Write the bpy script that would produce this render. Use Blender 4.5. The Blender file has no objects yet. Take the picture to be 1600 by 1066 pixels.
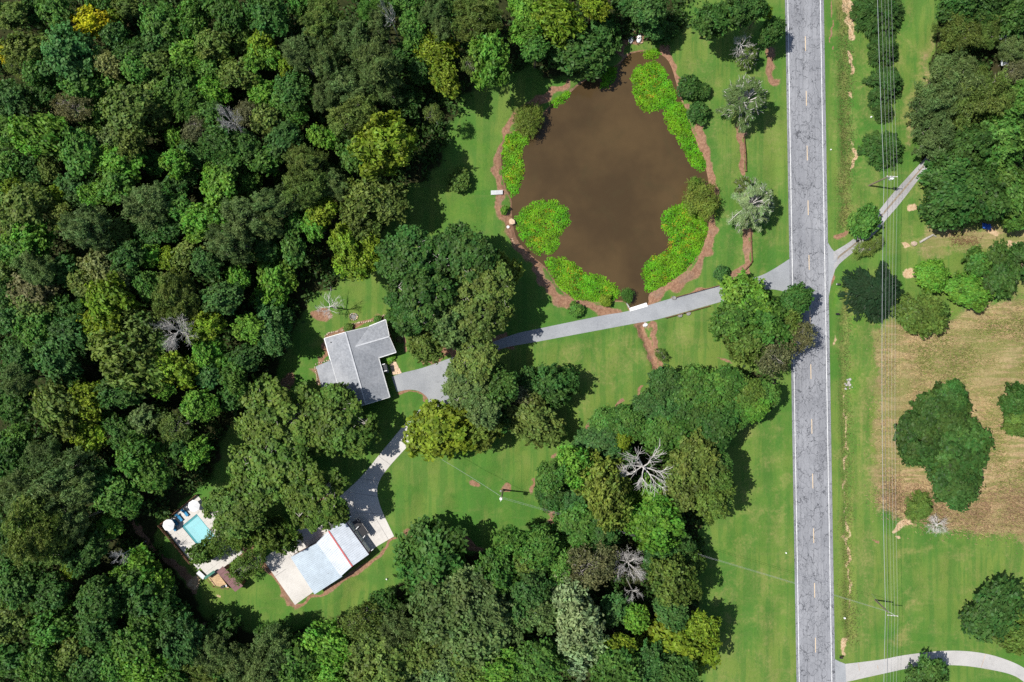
import bpy, bmesh, math, random
import numpy as np
from mathutils import Vector, Matrix
from mathutils.geometry import tessellate_polygon

scene = bpy.context.scene
C = scene.collection
R = math.radians

# ------------------------------------------------------------------ camera, sky, sun, exposure
H = 177.8                                   # height the picture is taken from, metres
cam_d = bpy.data.cameras.new('camera')
cam = bpy.data.objects.new('camera', cam_d)
C.objects.link(cam)
cam.location = (0, 0, H)
cam.rotation_euler = (0, 0, 0)
cam_d.lens = 28.0
cam_d.sensor_width = 36.0
cam_d.clip_end = 6000
scene.camera = cam

EL = R(59.0)
AZ = R(-8.0)                                # ground direction in which shadows fall
world = bpy.data.worlds.new('World')
scene.world = world
world.use_nodes = True
wn = world.node_tree
sky = wn.nodes.new('ShaderNodeTexSky')
sky.sky_type = 'NISHITA'
sky.sun_disc = False
sky.sun_elevation = EL
sky.sun_rotation = R(278)
wn.links.new(sky.outputs[0], wn.nodes['Background'].inputs[0])
wn.nodes['Background'].inputs[1].default_value = 0.095
sun_d = bpy.data.lights.new('sun', 'SUN')
sun_d.energy = 4.9
sun_d.angle = R(0.53)
sun_d.color = (1.0, 0.965, 0.90)
sun = bpy.data.objects.new('sun', sun_d)
C.objects.link(sun)
sun.location = (-60, 10, 140)
_d = Vector((math.cos(AZ)*math.cos(EL), math.sin(AZ)*math.cos(EL), -math.sin(EL)))
sun.rotation_euler = _d.to_track_quat('-Z', 'Y').to_euler()

scene.view_settings.view_transform = 'Standard'
scene.view_settings.look = 'None'
scene.view_settings.exposure = 0.25
scene.view_settings.gamma = 1.0
scene.view_settings.use_curve_mapping = False
scene.render.engine = 'CYCLES'
cy = scene.cycles
cy.max_bounces = 5
cy.diffuse_bounces = 3
cy.glossy_bounces = 2
cy.transmission_bounces = 4
cy.transparent_max_bounces = 6
cy.use_denoising = False

# ------------------------------------------------------------------ helpers
def P(px, py, z=0.0):
    """point of the place that the photograph shows at pixel (px, py) when it is z metres up"""
    k = (1.0 - z/H)/7.0
    return Vector(((px-800.0)*k, (533.0-py)*k, z))

def poly(pts, z=0.0):
    return [P(a, b, z) for a, b in pts]

def smooth(pts, closed=False, n=5):
    """Catmull-Rom through pixel points"""
    q = [np.array(p, float) for p in pts]
    m = len(q)
    out = []
    rng = range(m) if closed else range(m-1)
    for i in rng:
        if closed:
            p0, p1, p2, p3 = q[(i-1) % m], q[i], q[(i+1) % m], q[(i+2) % m]
        else:
            p0, p1, p2, p3 = q[max(i-1, 0)], q[i], q[i+1], q[min(i+2, m-1)]
        for k in range(n):
            t = k/n
            out.append(tuple(0.5*((2*p1)+(-p0+p2)*t+(2*p0-5*p1+4*p2-p3)*t*t+(-p0+3*p1-3*p2+p3)*t**3)))
    if not closed:
        out.append(tuple(q[-1]))
    return out

class MB:
    """collects shapes for ONE mesh"""
    def __init__(s):
        s.v = []; s.f = []
    def add(s, vs, fs):
        b = len(s.v)
        s.v += [tuple(v) for v in vs]
        s.f += [tuple(b+i for i in f) for f in fs]
        return s
    def box(s, c, size, rz=0.0, up=None):
        x, y, z = size[0]/2, size[1]/2, size[2]/2
        cs, sn = math.cos(rz), math.sin(rz)
        vs = []
        for dz in (-z, z):
            for dx, dy in ((-x, -y), (x, -y), (x, y), (-x, y)):
                vs.append((c[0]+dx*cs-dy*sn, c[1]+dx*sn+dy*cs, c[2]+dz))
        return s.add(vs, [(3, 2, 1, 0), (4, 5, 6, 7), (0, 1, 5, 4), (1, 2, 6, 5), (2, 3, 7, 6), (3, 0, 4, 7)])
    def bar(s, a, b, w, h):
        """box from a to b, w wide, h high, top edge centred on the line"""
        a = Vector(a); b = Vector(b)
        d = (b-a).normalized()
        side = d.cross(Vector((0, 0, 1)))
        if side.length < 1e-3:
            side = Vector((1, 0, 0))
        side.normalize()
        up = side.cross(d).normalized()
        vs = []
        for p in (a, b):
            for u, t in ((-1, -1), (1, -1), (1, 1), (-1, 1)):
                vs.append(p+side*(u*w/2)+up*(t*h/2))
        return s.add(vs, [(0, 1, 2, 3), (7, 6, 5, 4), (0, 4, 5, 1), (1, 5, 6, 2), (2, 6, 7, 3), (3, 7, 4, 0)])
    def tube(s, pts, rad, n=6, cap=True):
        pts = [Vector(p) for p in pts]
        if not hasattr(rad, '__len__'):
            rad = [rad]*len(pts)
        b = len(s.v)
        for i, p in enumerate(pts):
            d = (pts[min(i+1, len(pts)-1)]-pts[max(i-1, 0)])
            if d.length < 1e-6:
                d = Vector((0, 0, 1))
            d.normalize()
            a = d.orthogonal().normalized()
            c = d.cross(a)
            for k in range(n):
                t = 2*math.pi*k/n
                s.v.append(tuple(p+(a*math.cos(t)+c*math.sin(t))*rad[i]))
        for i in range(len(pts)-1):
            for k in range(n):
                k2 = (k+1) % n
                s.f.append((b+i*n+k, b+i*n+k2, b+(i+1)*n+k2, b+(i+1)*n+k))
        if cap:
            s.f.append(tuple(b+k for k in range(n-1, -1, -1)))
            e = b+(len(pts)-1)*n
            s.f.append(tuple(e+k for k in range(n)))
        return s
    def slab(s, top, thick):
        """polygon (3d, counter-clockwise or not) with straight-down sides"""
        top = [Vector(p) for p in top]
        nrm = Vector((0, 0, 0))
        for i in range(len(top)):
            p, q = top[i], top[(i+1) % len(top)]
            nrm += Vector(((p.y-q.y)*(p.z+q.z), (p.z-q.z)*(p.x+q.x), (p.x-q.x)*(p.y+q.y)))
        if nrm.z < 0:
            top.reverse()
        m = len(top)
        vs = top+[p-Vector((0, 0, thick)) for p in top]
        fs = []
        if m > 4:
            for t in tessellate_polygon([top]):
                a, b, c = t
                if (top[b]-top[a]).cross(top[c]-top[a]).z < 0:
                    a, b, c = c, b, a
                fs.append((a, b, c)); fs.append((c+m, b+m, a+m))
        else:
            fs = [tuple(range(m)), tuple(range(2*m-1, m-1, -1))]
        for i in range(m):
            j = (i+1) % m
            fs.append((i+m, j+m, j, i))
        return s.add(vs, fs)
    def mesh(s, name, mat=None, smooth_=False):
        me = bpy.data.meshes.new(name)
        me.from_pydata(s.v, [], s.f)
        if mat: me.materials.append(mat)
        if smooth_:
            me.polygons.foreach_set('use_smooth', [True]*len(me.polygons))
        me.update()
        return me

def link(name, me, parent=None, loc=None, kind=None):
    o = bpy.data.objects.new(name, me)
    C.objects.link(o)
    if parent is not None:
        o.parent = parent
    if loc is not None:
        o.location = loc
    if kind: o['kind'] = kind
    return o

def obj(name, mb, mat, parent=None, kind=None, smooth_=False, origin=None):
    """links the collected shapes; world coordinates are kept under a parent that only has a location"""
    off = Vector(parent.location) if parent is not None else (Vector(origin) if origin is not None else None)
    if parent is not None and parent.parent is not None:
        off = off+Vector(parent.parent.location)
    if off is not None:
        mb.v = [(v[0]-off.x, v[1]-off.y, v[2]-off.z) for v in mb.v]
    o = link(name, mb.mesh(name, mat, smooth_), parent, kind=kind)
    if parent is None and origin is not None:
        o.location = origin
    return o

def tag(o, label=None, cat=None, group=None, kind=None):
    if label: o['label'] = label
    if cat: o['category'] = cat
    if group: o['group'] = group
    if kind: o['kind'] = kind
    return o

def thing(name, loc, label, cat, group=None, rz=0.0):
    o = bpy.data.objects.new(name, None)
    C.objects.link(o)
    o.location = loc
    o.rotation_euler = (0, 0, rz)
    o.empty_display_size = 0.5
    return tag(o, label, cat, group)

# ------------------------------------------------------------------ materials
def new_mat(name):
    m = bpy.data.materials.new(name)
    m.use_nodes = True
    nt = m.node_tree
    return m, nt, nt.nodes['Principled BSDF']

def N(nt, typ, **kw):
    n = nt.nodes.new(typ)
    for k, v in kw.items():
        if k.startswith('i_'):
            key = k[2:]
            key = int(key) if key.isdigit() else key
            n.inputs[key].default_value = v
        else:
            setattr(n, k, v)
    return n

def noise(nt, co, scale, detail=3.0, rough=0.55, dist=0.0):
    n = N(nt, 'ShaderNodeTexNoise')
    n.inputs['Scale'].default_value = scale
    n.inputs['Detail'].default_value = detail
    n.inputs['Roughness'].default_value = rough
    n.inputs['Distortion'].default_value = dist
    if co is not None:
        nt.links.new(co, n.inputs['Vector'])
    return n.outputs['Fac']

def math_(nt, op, a, b=None, clamp=False):
    n = N(nt, 'ShaderNodeMath', operation=op)
    n.use_clamp = clamp
    for i, x in enumerate((a, b)):
        if x is None: continue
        if isinstance(x, (int, float)): n.inputs[i].default_value = x
        else: nt.links.new(x, n.inputs[i])
    return n.outputs[0]

def ramp(nt, f, a, b):
    n = N(nt, 'ShaderNodeMapRange', interpolation_type='SMOOTHSTEP')
    n.inputs['From Min'].default_value = a
    n.inputs['From Max'].default_value = b
    nt.links.new(f, n.inputs['Value'])
    return n.outputs[0]

def mix(nt, f, a, b, blend='MIX'):
    n = N(nt, 'ShaderNodeMix', data_type='RGBA', blend_type=blend)
    if isinstance(f, (int, float)): n.inputs[0].default_value = f
    else: nt.links.new(f, n.inputs[0])
    for i, x in ((6, a), (7, b)):
        if isinstance(x, tuple): n.inputs[i].default_value = (*x, 1) if len(x) == 3 else x
        else: nt.links.new(x, n.inputs[i])
    return n.outputs[2]

def coords(nt, stretch=None):
    tc = N(nt, 'ShaderNodeNewGeometry').outputs['Position']
    if stretch:
        mp = N(nt, 'ShaderNodeMapping')
        mp.inputs['Scale'].default_value = stretch
        nt.links.new(tc, mp.inputs['Vector'])
        tc = mp.outputs[0]
    return tc

def bump(nt, bsdf, f, strength=0.4, dist=0.1):
    b = N(nt, 'ShaderNodeBump')
    b.inputs['Strength'].default_value = strength
    b.inputs['Distance'].default_value = dist
    nt.links.new(f, b.inputs['Height'])
    nt.links.new(b.outputs[0], bsdf.inputs['Normal'])

def plain(name, col, rough=0.7, var=0.2, scale=3.0, metal=0.0, spec=0.3, col2=None):
    """one colour with patchy wear"""
    m, nt, b = new_mat(name)
    co = coords(nt)
    f = noise(nt, co, scale, 5, 0.65)
    f2 = noise(nt, co, scale*0.13, 3)
    dark = tuple(c*(1-var) for c in col)
    light = tuple(min(1, c*(1+var)) for c in col) if col2 is None else col2
    c = mix(nt, ramp(nt, math_(nt, 'ADD', math_(nt, 'MULTIPLY', f, 0.6), math_(nt, 'MULTIPLY', f2, 0.4)), 0.35, 0.65), dark, light)
    nt.links.new(c, b.inputs['Base Color'])
    b.inputs['Roughness'].default_value = rough
    b.inputs['Metallic'].default_value = metal
    b.inputs['Specular IOR Level'].default_value = spec
    bump(nt, b, f, 0.25, 0.02)
    return m

def leaf_mat(name, transl=0.32, warm=(1.06, 1.12, 0.45)):
    m, nt, b = new_mat(name)
    oi = N(nt, 'ShaderNodeObjectInfo')
    at = N(nt, 'ShaderNodeAttribute', attribute_name='tint')
    hs = N(nt, 'ShaderNodeHueSaturation')
    nt.links.new(oi.outputs['Color'], hs.inputs['Color'])
    rnd = at.outputs['Fac']
    nt.links.new(math_(nt, 'ADD', math_(nt, 'MULTIPLY', rnd, 1.2), 0.42), hs.inputs['Value'])
    at2 = N(nt, 'ShaderNodeAttribute', attribute_name='hue')
    nt.links.new(math_(nt, 'ADD', math_(nt, 'MULTIPLY', at2.outputs['Fac'], 0.07), 0.465), hs.inputs['Hue'])
    nt.links.new(hs.outputs[0], b.inputs['Base Color'])
    b.inputs['Roughness'].default_value = 0.5
    b.inputs['Specular IOR Level'].default_value = 0.14
    tr = N(nt, 'ShaderNodeBsdfTranslucent')
    nt.links.new(mix(nt, 1.0, hs.outputs[0], warm, 'MULTIPLY'), tr.inputs['Color'])
    mx = N(nt, 'ShaderNodeMixShader')
    mx.inputs[0].default_value = transl
    nt.links.new(b.outputs[0], mx.inputs[1])
    nt.links.new(tr.outputs[0], mx.inputs[2])
    nt.links.new(mx.outputs[0], nt.nodes['Material Output'].inputs['Surface'])
    return m

M = {}
M['leaf'] = leaf_mat('leaf')
M['needle'] = leaf_mat('needle', 0.28)
M['bark'] = plain('bark', (0.16, 0.12, 0.085), 0.9, 0.35, 4)
M['pale_bark'] = plain('pale_bark', (0.36, 0.33, 0.29), 0.9, 0.3, 4)
M['dead_wood'] = plain('dead_wood', (0.50, 0.47, 0.44), 0.85, 0.22, 2)
M['grey_wood'] = plain('grey_wood', (0.36, 0.33, 0.29), 0.85, 0.3, 2)
M['brown_wood'] = plain('brown_wood', (0.17, 0.085, 0.05), 0.8, 0.35, 3)
M['tan_wood'] = plain('tan_wood', (0.50, 0.34, 0.19), 0.75, 0.2, 2)
M['pole_wood'] = plain('pole_wood', (0.24, 0.19, 0.14), 0.9, 0.3, 3)
M['white'] = plain('white', (0.78, 0.78, 0.76), 0.5, 0.06, 1.5)
M['white_cloth'] = plain('white_cloth', (0.72, 0.72, 0.73), 0.85, 0.08, 2)
M['brick'] = plain('brick', (0.26, 0.12, 0.075), 0.85, 0.3, 6)
M['stone'] = plain('stone', (0.42, 0.32, 0.24), 0.9, 0.3, 4)
M['pale_stone'] = plain('pale_stone', (0.58, 0.42, 0.29), 0.9, 0.22, 2.5)
M['grey_stone'] = plain('grey_stone', (0.22, 0.21, 0.20), 0.9, 0.3, 5)
M['charcoal'] = plain('charcoal', (0.045, 0.046, 0.05), 0.65, 0.3, 3)
M['maroon'] = plain('maroon', (0.20, 0.075, 0.095), 0.7, 0.2, 2)
M['red_metal'] = plain('red_metal', (0.42, 0.09, 0.085), 0.5, 0.15, 2)
M['glass'] = plain('glass', (0.03, 0.035, 0.04), 0.1, 0.1, 1, 0.0, 0.6)
M['dark_metal'] = plain('dark_metal', (0.05, 0.05, 0.05), 0.5, 0.2, 3, 0.3)
M['grey_metal'] = plain('grey_metal', (0.42, 0.43, 0.44), 0.45, 0.12, 2, 0.4)
M['wire'] = plain('wire', (0.34, 0.35, 0.35), 0.75, 0.1, 2, 0.0)
M['black_cable'] = plain('black_cable', (0.36, 0.38, 0.40), 0.5, 0.1, 2)
M['blue_cloth'] = plain('blue_cloth', (0.03, 0.20, 0.38), 0.8, 0.2, 2)
M['tarp'] = plain('tarp', (0.02, 0.10, 0.46), 0.5, 0.25, 2)
M['green_paint'] = plain('green_paint', (0.035, 0.16, 0.11), 0.6, 0.2, 2)
M['mint'] = plain('mint', (0.50, 0.66, 0.52), 0.5, 0.08, 3)
M['black'] = plain('black', (0.02, 0.02, 0.022), 0.5, 0.2, 3)
M['planks'] = plain('planks', (0.50, 0.51, 0.51), 0.8, 0.14, 3)

def shingle_mat():
    m, nt, b = new_mat('shingle')
    co = coords(nt)
    f = noise(nt, co, 2.2, 6, 0.75)
    f2 = noise(nt, co, 0.22, 3)
    vo = N(nt, 'ShaderNodeTexVoronoi')
    vo.inputs['Scale'].default_value = 3.2
    nt.links.new(co, vo.inputs['Vector'])
    c = mix(nt, ramp(nt, f, 0.3, 0.7), (0.185, 0.195, 0.215), (0.31, 0.325, 0.35))
    c = mix(nt, math_(nt, 'MULTIPLY', ramp(nt, f2, 0.45, 0.65), 0.55), c, (0.36, 0.37, 0.39))
    c = mix(nt, math_(nt, 'MULTIPLY', ramp(nt, noise(nt, co, 0.6, 5, 0.7), 0.52, 0.7), 0.35), c, (0.15, 0.155, 0.17))
    hv = N(nt, 'ShaderNodeRGBToBW')
    nt.links.new(vo.outputs['Color'], hv.inputs[0])
    c = mix(nt, math_(nt, 'MULTIPLY', hv.outputs[0], 0.22), c, (0.12, 0.125, 0.14))
    nt.links.new(c, b.inputs['Base Color'])
    b.inputs['Roughness'].default_value = 0.85
    bump(nt, b, f, 0.5, 0.03)
    return m
M['shingle'] = shingle_mat()
M['ridge'] = plain('ridge', (0.42, 0.43, 0.45), 0.8, 0.15, 3)

def metal_roof(name, col, rough=0.42):
    m, nt, b = new_mat(name)
    co = coords(nt)
    f = noise(nt, co, 0.6, 5, 0.7)
    f2 = noise(nt, co, 5.0, 3, 0.6)
    c = mix(nt, ramp(nt, f, 0.3, 0.75), tuple(x*0.86 for x in col), tuple(min(1, x*1.08) for x in col))
    c = mix(nt, math_(nt, 'MULTIPLY', ramp(nt, f2, 0.62, 0.8), 0.25), c, (0.35, 0.33, 0.30))
    nt.links.new(c, b.inputs['Base Color'])
    b.inputs['Roughness'].default_value = rough
    b.inputs['Metallic'].default_value = 0.15
    return m
M['roof_white'] = metal_roof('roof_white', (0.56, 0.60, 0.645))
M['roof_blue'] = metal_roof('roof_blue', (0.37, 0.435, 0.49))
M['roof_brown'] = metal_roof('roof_brown', (0.17, 0.085, 0.085), 0.6)

def asphalt_mat(name, lo, hi, cracks=False, tracks=0.0):
    m, nt, b = new_mat(name)
    co = coords(nt)
    f = noise(nt, co, 5.0, 6, 0.8)
    f2 = noise(nt, co, 0.12, 4, 0.6)
    c = mix(nt, ramp(nt, math_(nt, 'ADD', math_(nt, 'MULTIPLY', f, 0.55), math_(nt, 'MULTIPLY', f2, 0.45)), 0.36, 0.64), lo, hi)
    if not cracks:
        sm = noise(nt, co, 0.45, 6, 0.75, 0.5)
        c = mix(nt, math_(nt, 'MULTIPLY', ramp(nt, sm, 0.52, 0.72), 0.45), c, tuple(x*0.72 for x in lo))
        c = mix(nt, math_(nt, 'MULTIPLY', ramp(nt, noise(nt, co, 1.4, 4, 0.7), 0.62, 0.72), 0.4), c, tuple(x*0.6 for x in lo))
    if cracks:
        st = noise(nt, coords(nt, (1.6, 0.02, 1)), 1.0, 3, 0.6)
        c = mix(nt, math_(nt, 'MULTIPLY', ramp(nt, st, 0.42, 0.62), 0.30), c, tuple(x*0.72 for x in lo))
        pt = noise(nt, coords(nt, (0.9, 0.045, 1)), 0.6, 2, 0.5)
        c = mix(nt, math_(nt, 'MULTIPLY', ramp(nt, pt, 0.56, 0.60), 0.16), c, (0.36, 0.36, 0.37))
        stn = noise(nt, co, 0.9, 5, 0.75)
        c = mix(nt, math_(nt, 'MULTIPLY', ramp(nt, stn, 0.60, 0.74), 0.16), c, (0.12, 0.12, 0.13))
        wob = N(nt, 'ShaderNodeTexNoise')
        wob.inputs['Scale'].default_value = 0.55
        wob.inputs['Detail'].default_value = 4
        nt.links.new(co, wob.inputs['Vector'])
        mul = N(nt, 'ShaderNodeVectorMath', operation='SCALE')
        mul.inputs['Scale'].default_value = 2.2
        nt.links.new(wob.outputs['Color'], mul.inputs[0])
        add = N(nt, 'ShaderNodeVectorMath', operation='ADD')
        nt.links.new(co, add.inputs[0]); nt.links.new(mul.outputs[0], add.inputs[1])
        for sc, st, w, lo_m, hi_m in ((0.40, (1.9, 0.5, 1), 0.022, 0.34, 0.48), (0.75, (1.3, 0.8, 1), 0.030, 0.40, 0.54), (1.5, (1, 1, 1), 0.038, 0.50, 0.60)):
            mp = N(nt, 'ShaderNodeMapping')
            mp.inputs['Scale'].default_value = st
            mp.inputs['Location'].default_value = (sc*31, sc*17, 0)
            nt.links.new(add.outputs[0], mp.inputs['Vector'])
            vo = N(nt, 'ShaderNodeTexVoronoi', feature='DISTANCE_TO_EDGE')
            vo.inputs['Scale'].default_value = sc
            nt.links.new(mp.outputs[0], vo.inputs['Vector'])
            line = math_(nt, 'SUBTRACT', 1.0, ramp(nt, vo.outputs['Distance'], w*0.35, w))
            msk = ramp(nt, noise(nt, co, 0.16+sc*0.1, 3, 0.6), lo_m, hi_m)
            c = mix(nt, math_(nt, 'MULTIPLY', math_(nt, 'MULTIPLY', line, msk), 0.78), c, (0.055, 0.058, 0.066))
    nt.links.new(c, b.inputs['Base Color'])
    b.inputs['Roughness'].default_value = 0.9
    b.inputs['Specular IOR Level'].default_value = 0.2
    bump(nt, b, f, 0.3, 0.02)
    return m
M['asphalt'] = asphalt_mat('asphalt', (0.20, 0.204, 0.22), (0.295, 0.299, 0.316), True)
M['drive'] = asphalt_mat('drive', (0.225, 0.235, 0.25), (0.34, 0.35, 0.36))
M['gravel'] = asphalt_mat('gravel', (0.24, 0.235, 0.235), (0.42, 0.41, 0.41))
M['concrete'] = asphalt_mat('concrete', (0.43, 0.405, 0.375), (0.60, 0.575, 0.535))
M['old_concrete'] = asphalt_mat('old_concrete', (0.32, 0.31, 0.30), (0.46, 0.445, 0.425))
M['white_line'] = plain('white_line', (0.60, 0.60, 0.59), 0.7, 0.25, 3)
M['yellow_line'] = plain('yellow_line', (0.66, 0.50, 0.31), 0.7, 0.15, 6)

def water_mat():
    m, nt, b = new_mat('pond_water')
    co = coords(nt)
    f = noise(nt, co, 0.05, 4, 0.6)
    c = mix(nt, ramp(nt, f, 0.35, 0.65), (0.054, 0.035, 0.0165), (0.082, 0.053, 0.0235))
    c = mix(nt, math_(nt, 'MULTIPLY', ramp(nt, noise(nt, co, 0.16, 5, 0.7, 1.2), 0.5, 0.72), 0.35), c, (0.058, 0.046, 0.020))
    nt.links.new(c, b.inputs['Base Color'])
    b.inputs['Roughness'].default_value = 0.06
    b.inputs['IOR'].default_value = 1.33
    bump(nt, b, noise(nt, coords(nt, (1, 2.2, 1)), 1.6, 4, 0.6), 0.25, 0.06)
    return m
M['pond_water'] = water_mat()

def pool_mat():
    m, nt, b = new_mat('pool_water')
    b.inputs['Base Color'].default_value = (0.42, 0.76, 0.80, 1)
    b.inputs['Roughness'].default_value = 0.05
    b.inputs['IOR'].default_value = 1.33
    tr = N(nt, 'ShaderNodeBsdfTransparent')
    tr.inputs[0].default_value = (0.75, 0.95, 0.97, 1)
    mx = N(nt, 'ShaderNodeMixShader')
    co = coords(nt)
    vo = N(nt, 'ShaderNodeTexNoise')
    vo.inputs['Scale'].default_value = 1.6
    nt.links.new(co, vo.inputs['Vector'])
    mx.inputs[0].default_value = 0.45
    bump(nt, b, vo.outputs['Fac'], 0.15, 0.05)
    nt.links.new(b.outputs[0], mx.inputs[1]); nt.links.new(tr.outputs[0], mx.inputs[2])
    nt.links.new(mx.outputs[0], nt.nodes['Material Output'].inputs['Surface'])
    return m
M['pool_water'] = pool_mat()
M['pool_liner'] = plain('pool_liner', (0.42, 0.76, 0.80), 0.5, 0.08, 2)
M['pool_tile_shade'] = plain('pool_tile_shade', (0.03, 0.22, 0.25), 0.3, 0.15, 6)

def ground_mat():
    m, nt, b = new_mat('ground')
    co = coords(nt)
    A = N(nt, 'ShaderNodeAttribute', attribute_name='mask_a')
    B = N(nt, 'ShaderNodeAttribute', attribute_name='mask_b')
    sa = N(nt, 'ShaderNodeSeparateColor'); nt.links.new(A.outputs['Color'], sa.inputs[0])
    sb = N(nt, 'ShaderNodeSeparateColor'); nt.links.new(B.outputs['Color'], sb.inputs[0])
    dirt, dry, forest = sa.outputs
    sand, field, lush = sb.outputs
    big = noise(nt, co, 0.035, 4, 0.6)
    mid = noise(nt, co, 0.22, 5, 0.65, 0.4)
    fine = noise(nt, co, 1.7, 4, 0.75)
    grain = noise(nt, co, 5.5, 2, 0.7)
    mow = noise(nt, coords(nt, (0.55, 0.03, 1)), 1.0, 3, 0.6)
    def thr(mask, amp=0.9, a=0.40, bb=0.64, n=mid):
        v = math_(nt, 'ADD', mask, math_(nt, 'MULTIPLY', math_(nt, 'SUBTRACT', n, 0.5), amp))
        v = math_(nt, 'ADD', v, math_(nt, 'MULTIPLY', math_(nt, 'SUBTRACT', fine, 0.5), amp*0.5))
        return ramp(nt, v, a, bb)
    g = mix(nt, ramp(nt, big, 0.38, 0.62), (0.064, 0.162, 0.025), (0.138, 0.200, 0.040))
    g = mix(nt, math_(nt, 'MULTIPLY', ramp(nt, mid, 0.45, 0.70), 0.75), g, (0.140, 0.196, 0.046))
    g = mix(nt, math_(nt, 'MULTIPLY', ramp(nt, noise(nt, co, 0.5, 4, 0.7, 0.6), 0.52, 0.72), 0.5), g, (0.048, 0.125, 0.022))
    g = mix(nt, math_(nt, 'MULTIPLY', ramp(nt, mow, 0.46, 0.58), 0.6), g, (0.056, 0.150, 0.026))
    g = mix(nt, math_(nt, 'MULTIPLY', ramp(nt, noise(nt, coords(nt, (0.03, 0.5, 1)), 1.3, 3, 0.6), 0.55, 0.7), 0.25), g, (0.155, 0.185, 0.055))
    g = mix(nt, math_(nt, 'MULTIPLY', ramp(nt, fine, 0.5, 0.8), 0.45), g, (0.145, 0.185, 0.055))
    g = mix(nt, math_(nt, 'MULTIPLY', ramp(nt, grain, 0.52, 0.75), 0.5), g, (0.035, 0.085, 0.016))
    g = mix(nt, thr(lush, 0.5, 0.35, 0.75), g, mix(nt, ramp(nt, fine, 0.35, 0.7), (0.062, 0.165, 0.020), (0.110, 0.195, 0.030)))
    dr = mix(nt, ramp(nt, fine, 0.3, 0.7), (0.16, 0.19, 0.048), (0.27, 0.245, 0.09))
    g = mix(nt, math_(nt, 'MULTIPLY', thr(dry, 1.3, 0.30, 0.95), 0.75), g, dr)
    st1 = noise(nt, coords(nt, (0.10, 0.75, 1)), 1.0, 4, 0.65, 0.8)
    st2 = noise(nt, coords(nt, (1, 1, 1)), 0.9, 5, 0.7, 1.5)
    fl = mix(nt, ramp(nt, st2, 0.32, 0.68), (0.27, 0.19, 0.10), (0.46, 0.34, 0.19))
    fl = mix(nt, math_(nt, 'MULTIPLY', ramp(nt, big, 0.40, 0.62), 0.65), fl, (0.21, 0.20, 0.075))
    fl = mix(nt, math_(nt, 'MULTIPLY', ramp(nt, noise(nt, co, 0.11, 4, 0.7, 1.0), 0.5, 0.66), 0.5), fl, (0.30, 0.19, 0.12))
    fl = mix(nt, math_(nt, 'MULTIPLY', ramp(nt, st1, 0.42, 0.58), 0.8), fl, (0.17, 0.185, 0.055))
    fl = mix(nt, math_(nt, 'MULTIPLY', ramp(nt, grain, 0.5, 0.75), 0.35), fl, (0.16, 0.10, 0.05))
    g = mix(nt, thr(field, 1.0, 0.34, 0.66), g, fl)
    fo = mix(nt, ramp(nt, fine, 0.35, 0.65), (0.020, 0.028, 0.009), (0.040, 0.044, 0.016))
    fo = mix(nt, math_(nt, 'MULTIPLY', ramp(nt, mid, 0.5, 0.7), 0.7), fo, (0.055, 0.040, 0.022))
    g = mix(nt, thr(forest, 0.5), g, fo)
    di = mix(nt, ramp(nt, fine, 0.3, 0.7), (0.19, 0.098, 0.060), (0.34, 0.20, 0.125))
    di = mix(nt, math_(nt, 'MULTIPLY', ramp(nt, mid, 0.5, 0.75), 0.6), di, (0.22, 0.165, 0.125))
    di = mix(nt, math_(nt, 'MULTIPLY', ramp(nt, grain, 0.5, 0.72), 0.45), di, (0.095, 0.05, 0.035))
    g = mix(nt, thr(dirt, 0.7), g, di)
    sa_ = mix(nt, ramp(nt, fine, 0.3, 0.7), (0.38, 0.24, 0.13), (0.55, 0.42, 0.27))
    g = mix(nt, thr(sand, 0.9), g, sa_)
    nt.links.new(g, b.inputs['Base Color'])
    b.inputs['Roughness'].default_value = 0.95
    b.inputs['Specular IOR Level'].default_value = 0.08
    hgt = math_(nt, 'ADD', math_(nt, 'MULTIPLY', fine, 0.6), math_(nt, 'MULTIPLY', grain, 0.4))
    bump(nt, b, hgt, 0.9, 0.22)
    return m
M['ground'] = ground_mat()
# ------------------------------------------------------------------ the lie of the land (pixel outlines)
POND = smooth([(905,132),(930,117),(965,102),(985,84),(1018,80),(1045,95),(1060,140),(1076,190),(1092,230),(1105,270),(1108,300),(1108,350),
        (1098,385),(1078,415),(1048,440),(1016,458),(1012,476),(986,484),(976,470),(920,470),(880,455),(855,420),(832,400),(807,372),(800,335),
        (799,312),(788,285),(784,240),(800,208),(838,192),(858,168),(885,150)], True, 4)
PLANTS = {
 'north_east': [(985,128),(988,110),(1002,98),(1022,94),(1036,102),(1046,122),(1057,138),(1059,156),(1046,166),(1028,174),(1004,173),(991,158)],
 'head':  [(1003,80),(1020,73),(1034,74),(1034,87),(1022,96),(1008,92)],
 'middle': [(1035,172),(1050,159),(1066,158),(1078,176),(1082,200),(1072,211),(1054,210),(1040,195)],
 'east':  [(1056,213),(1080,205),(1090,225),(1102,246),(1104,262),(1094,270),(1079,256),(1065,235)],
 'west':  [(786,214),(800,204),(822,209),(828,220),(815,240),(820,264),(817,286),(806,306),(794,303),(785,272),(783,240)],
 'inlet': [(805,336),(822,320),(850,311),(873,315),(889,328),(891,350),(877,371),(872,390),(855,398),(836,396),(818,376),(807,356)],
 'south': [(852,406),(872,399),(892,406),(914,424),(945,432),(963,444),(970,458),(958,474),(925,474),(892,467),(872,448),(857,426)],
 'south_east': [(1067,316),(1088,322),(1104,345),(1104,375),(1094,400),(1078,419),(1050,440),(1032,452),(1013,458),(1006,448),(1005,422),(1019,400),(1042,389),(1045,371),(1033,358),(1033,340),(1048,325)],
 'bank':  [(858,160),(870,145),(890,138),(893,149),(880,162),(863,168)],
 'shaded': [(938,112),(958,101),(966,108),(956,134),(940,138)],
}
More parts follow.
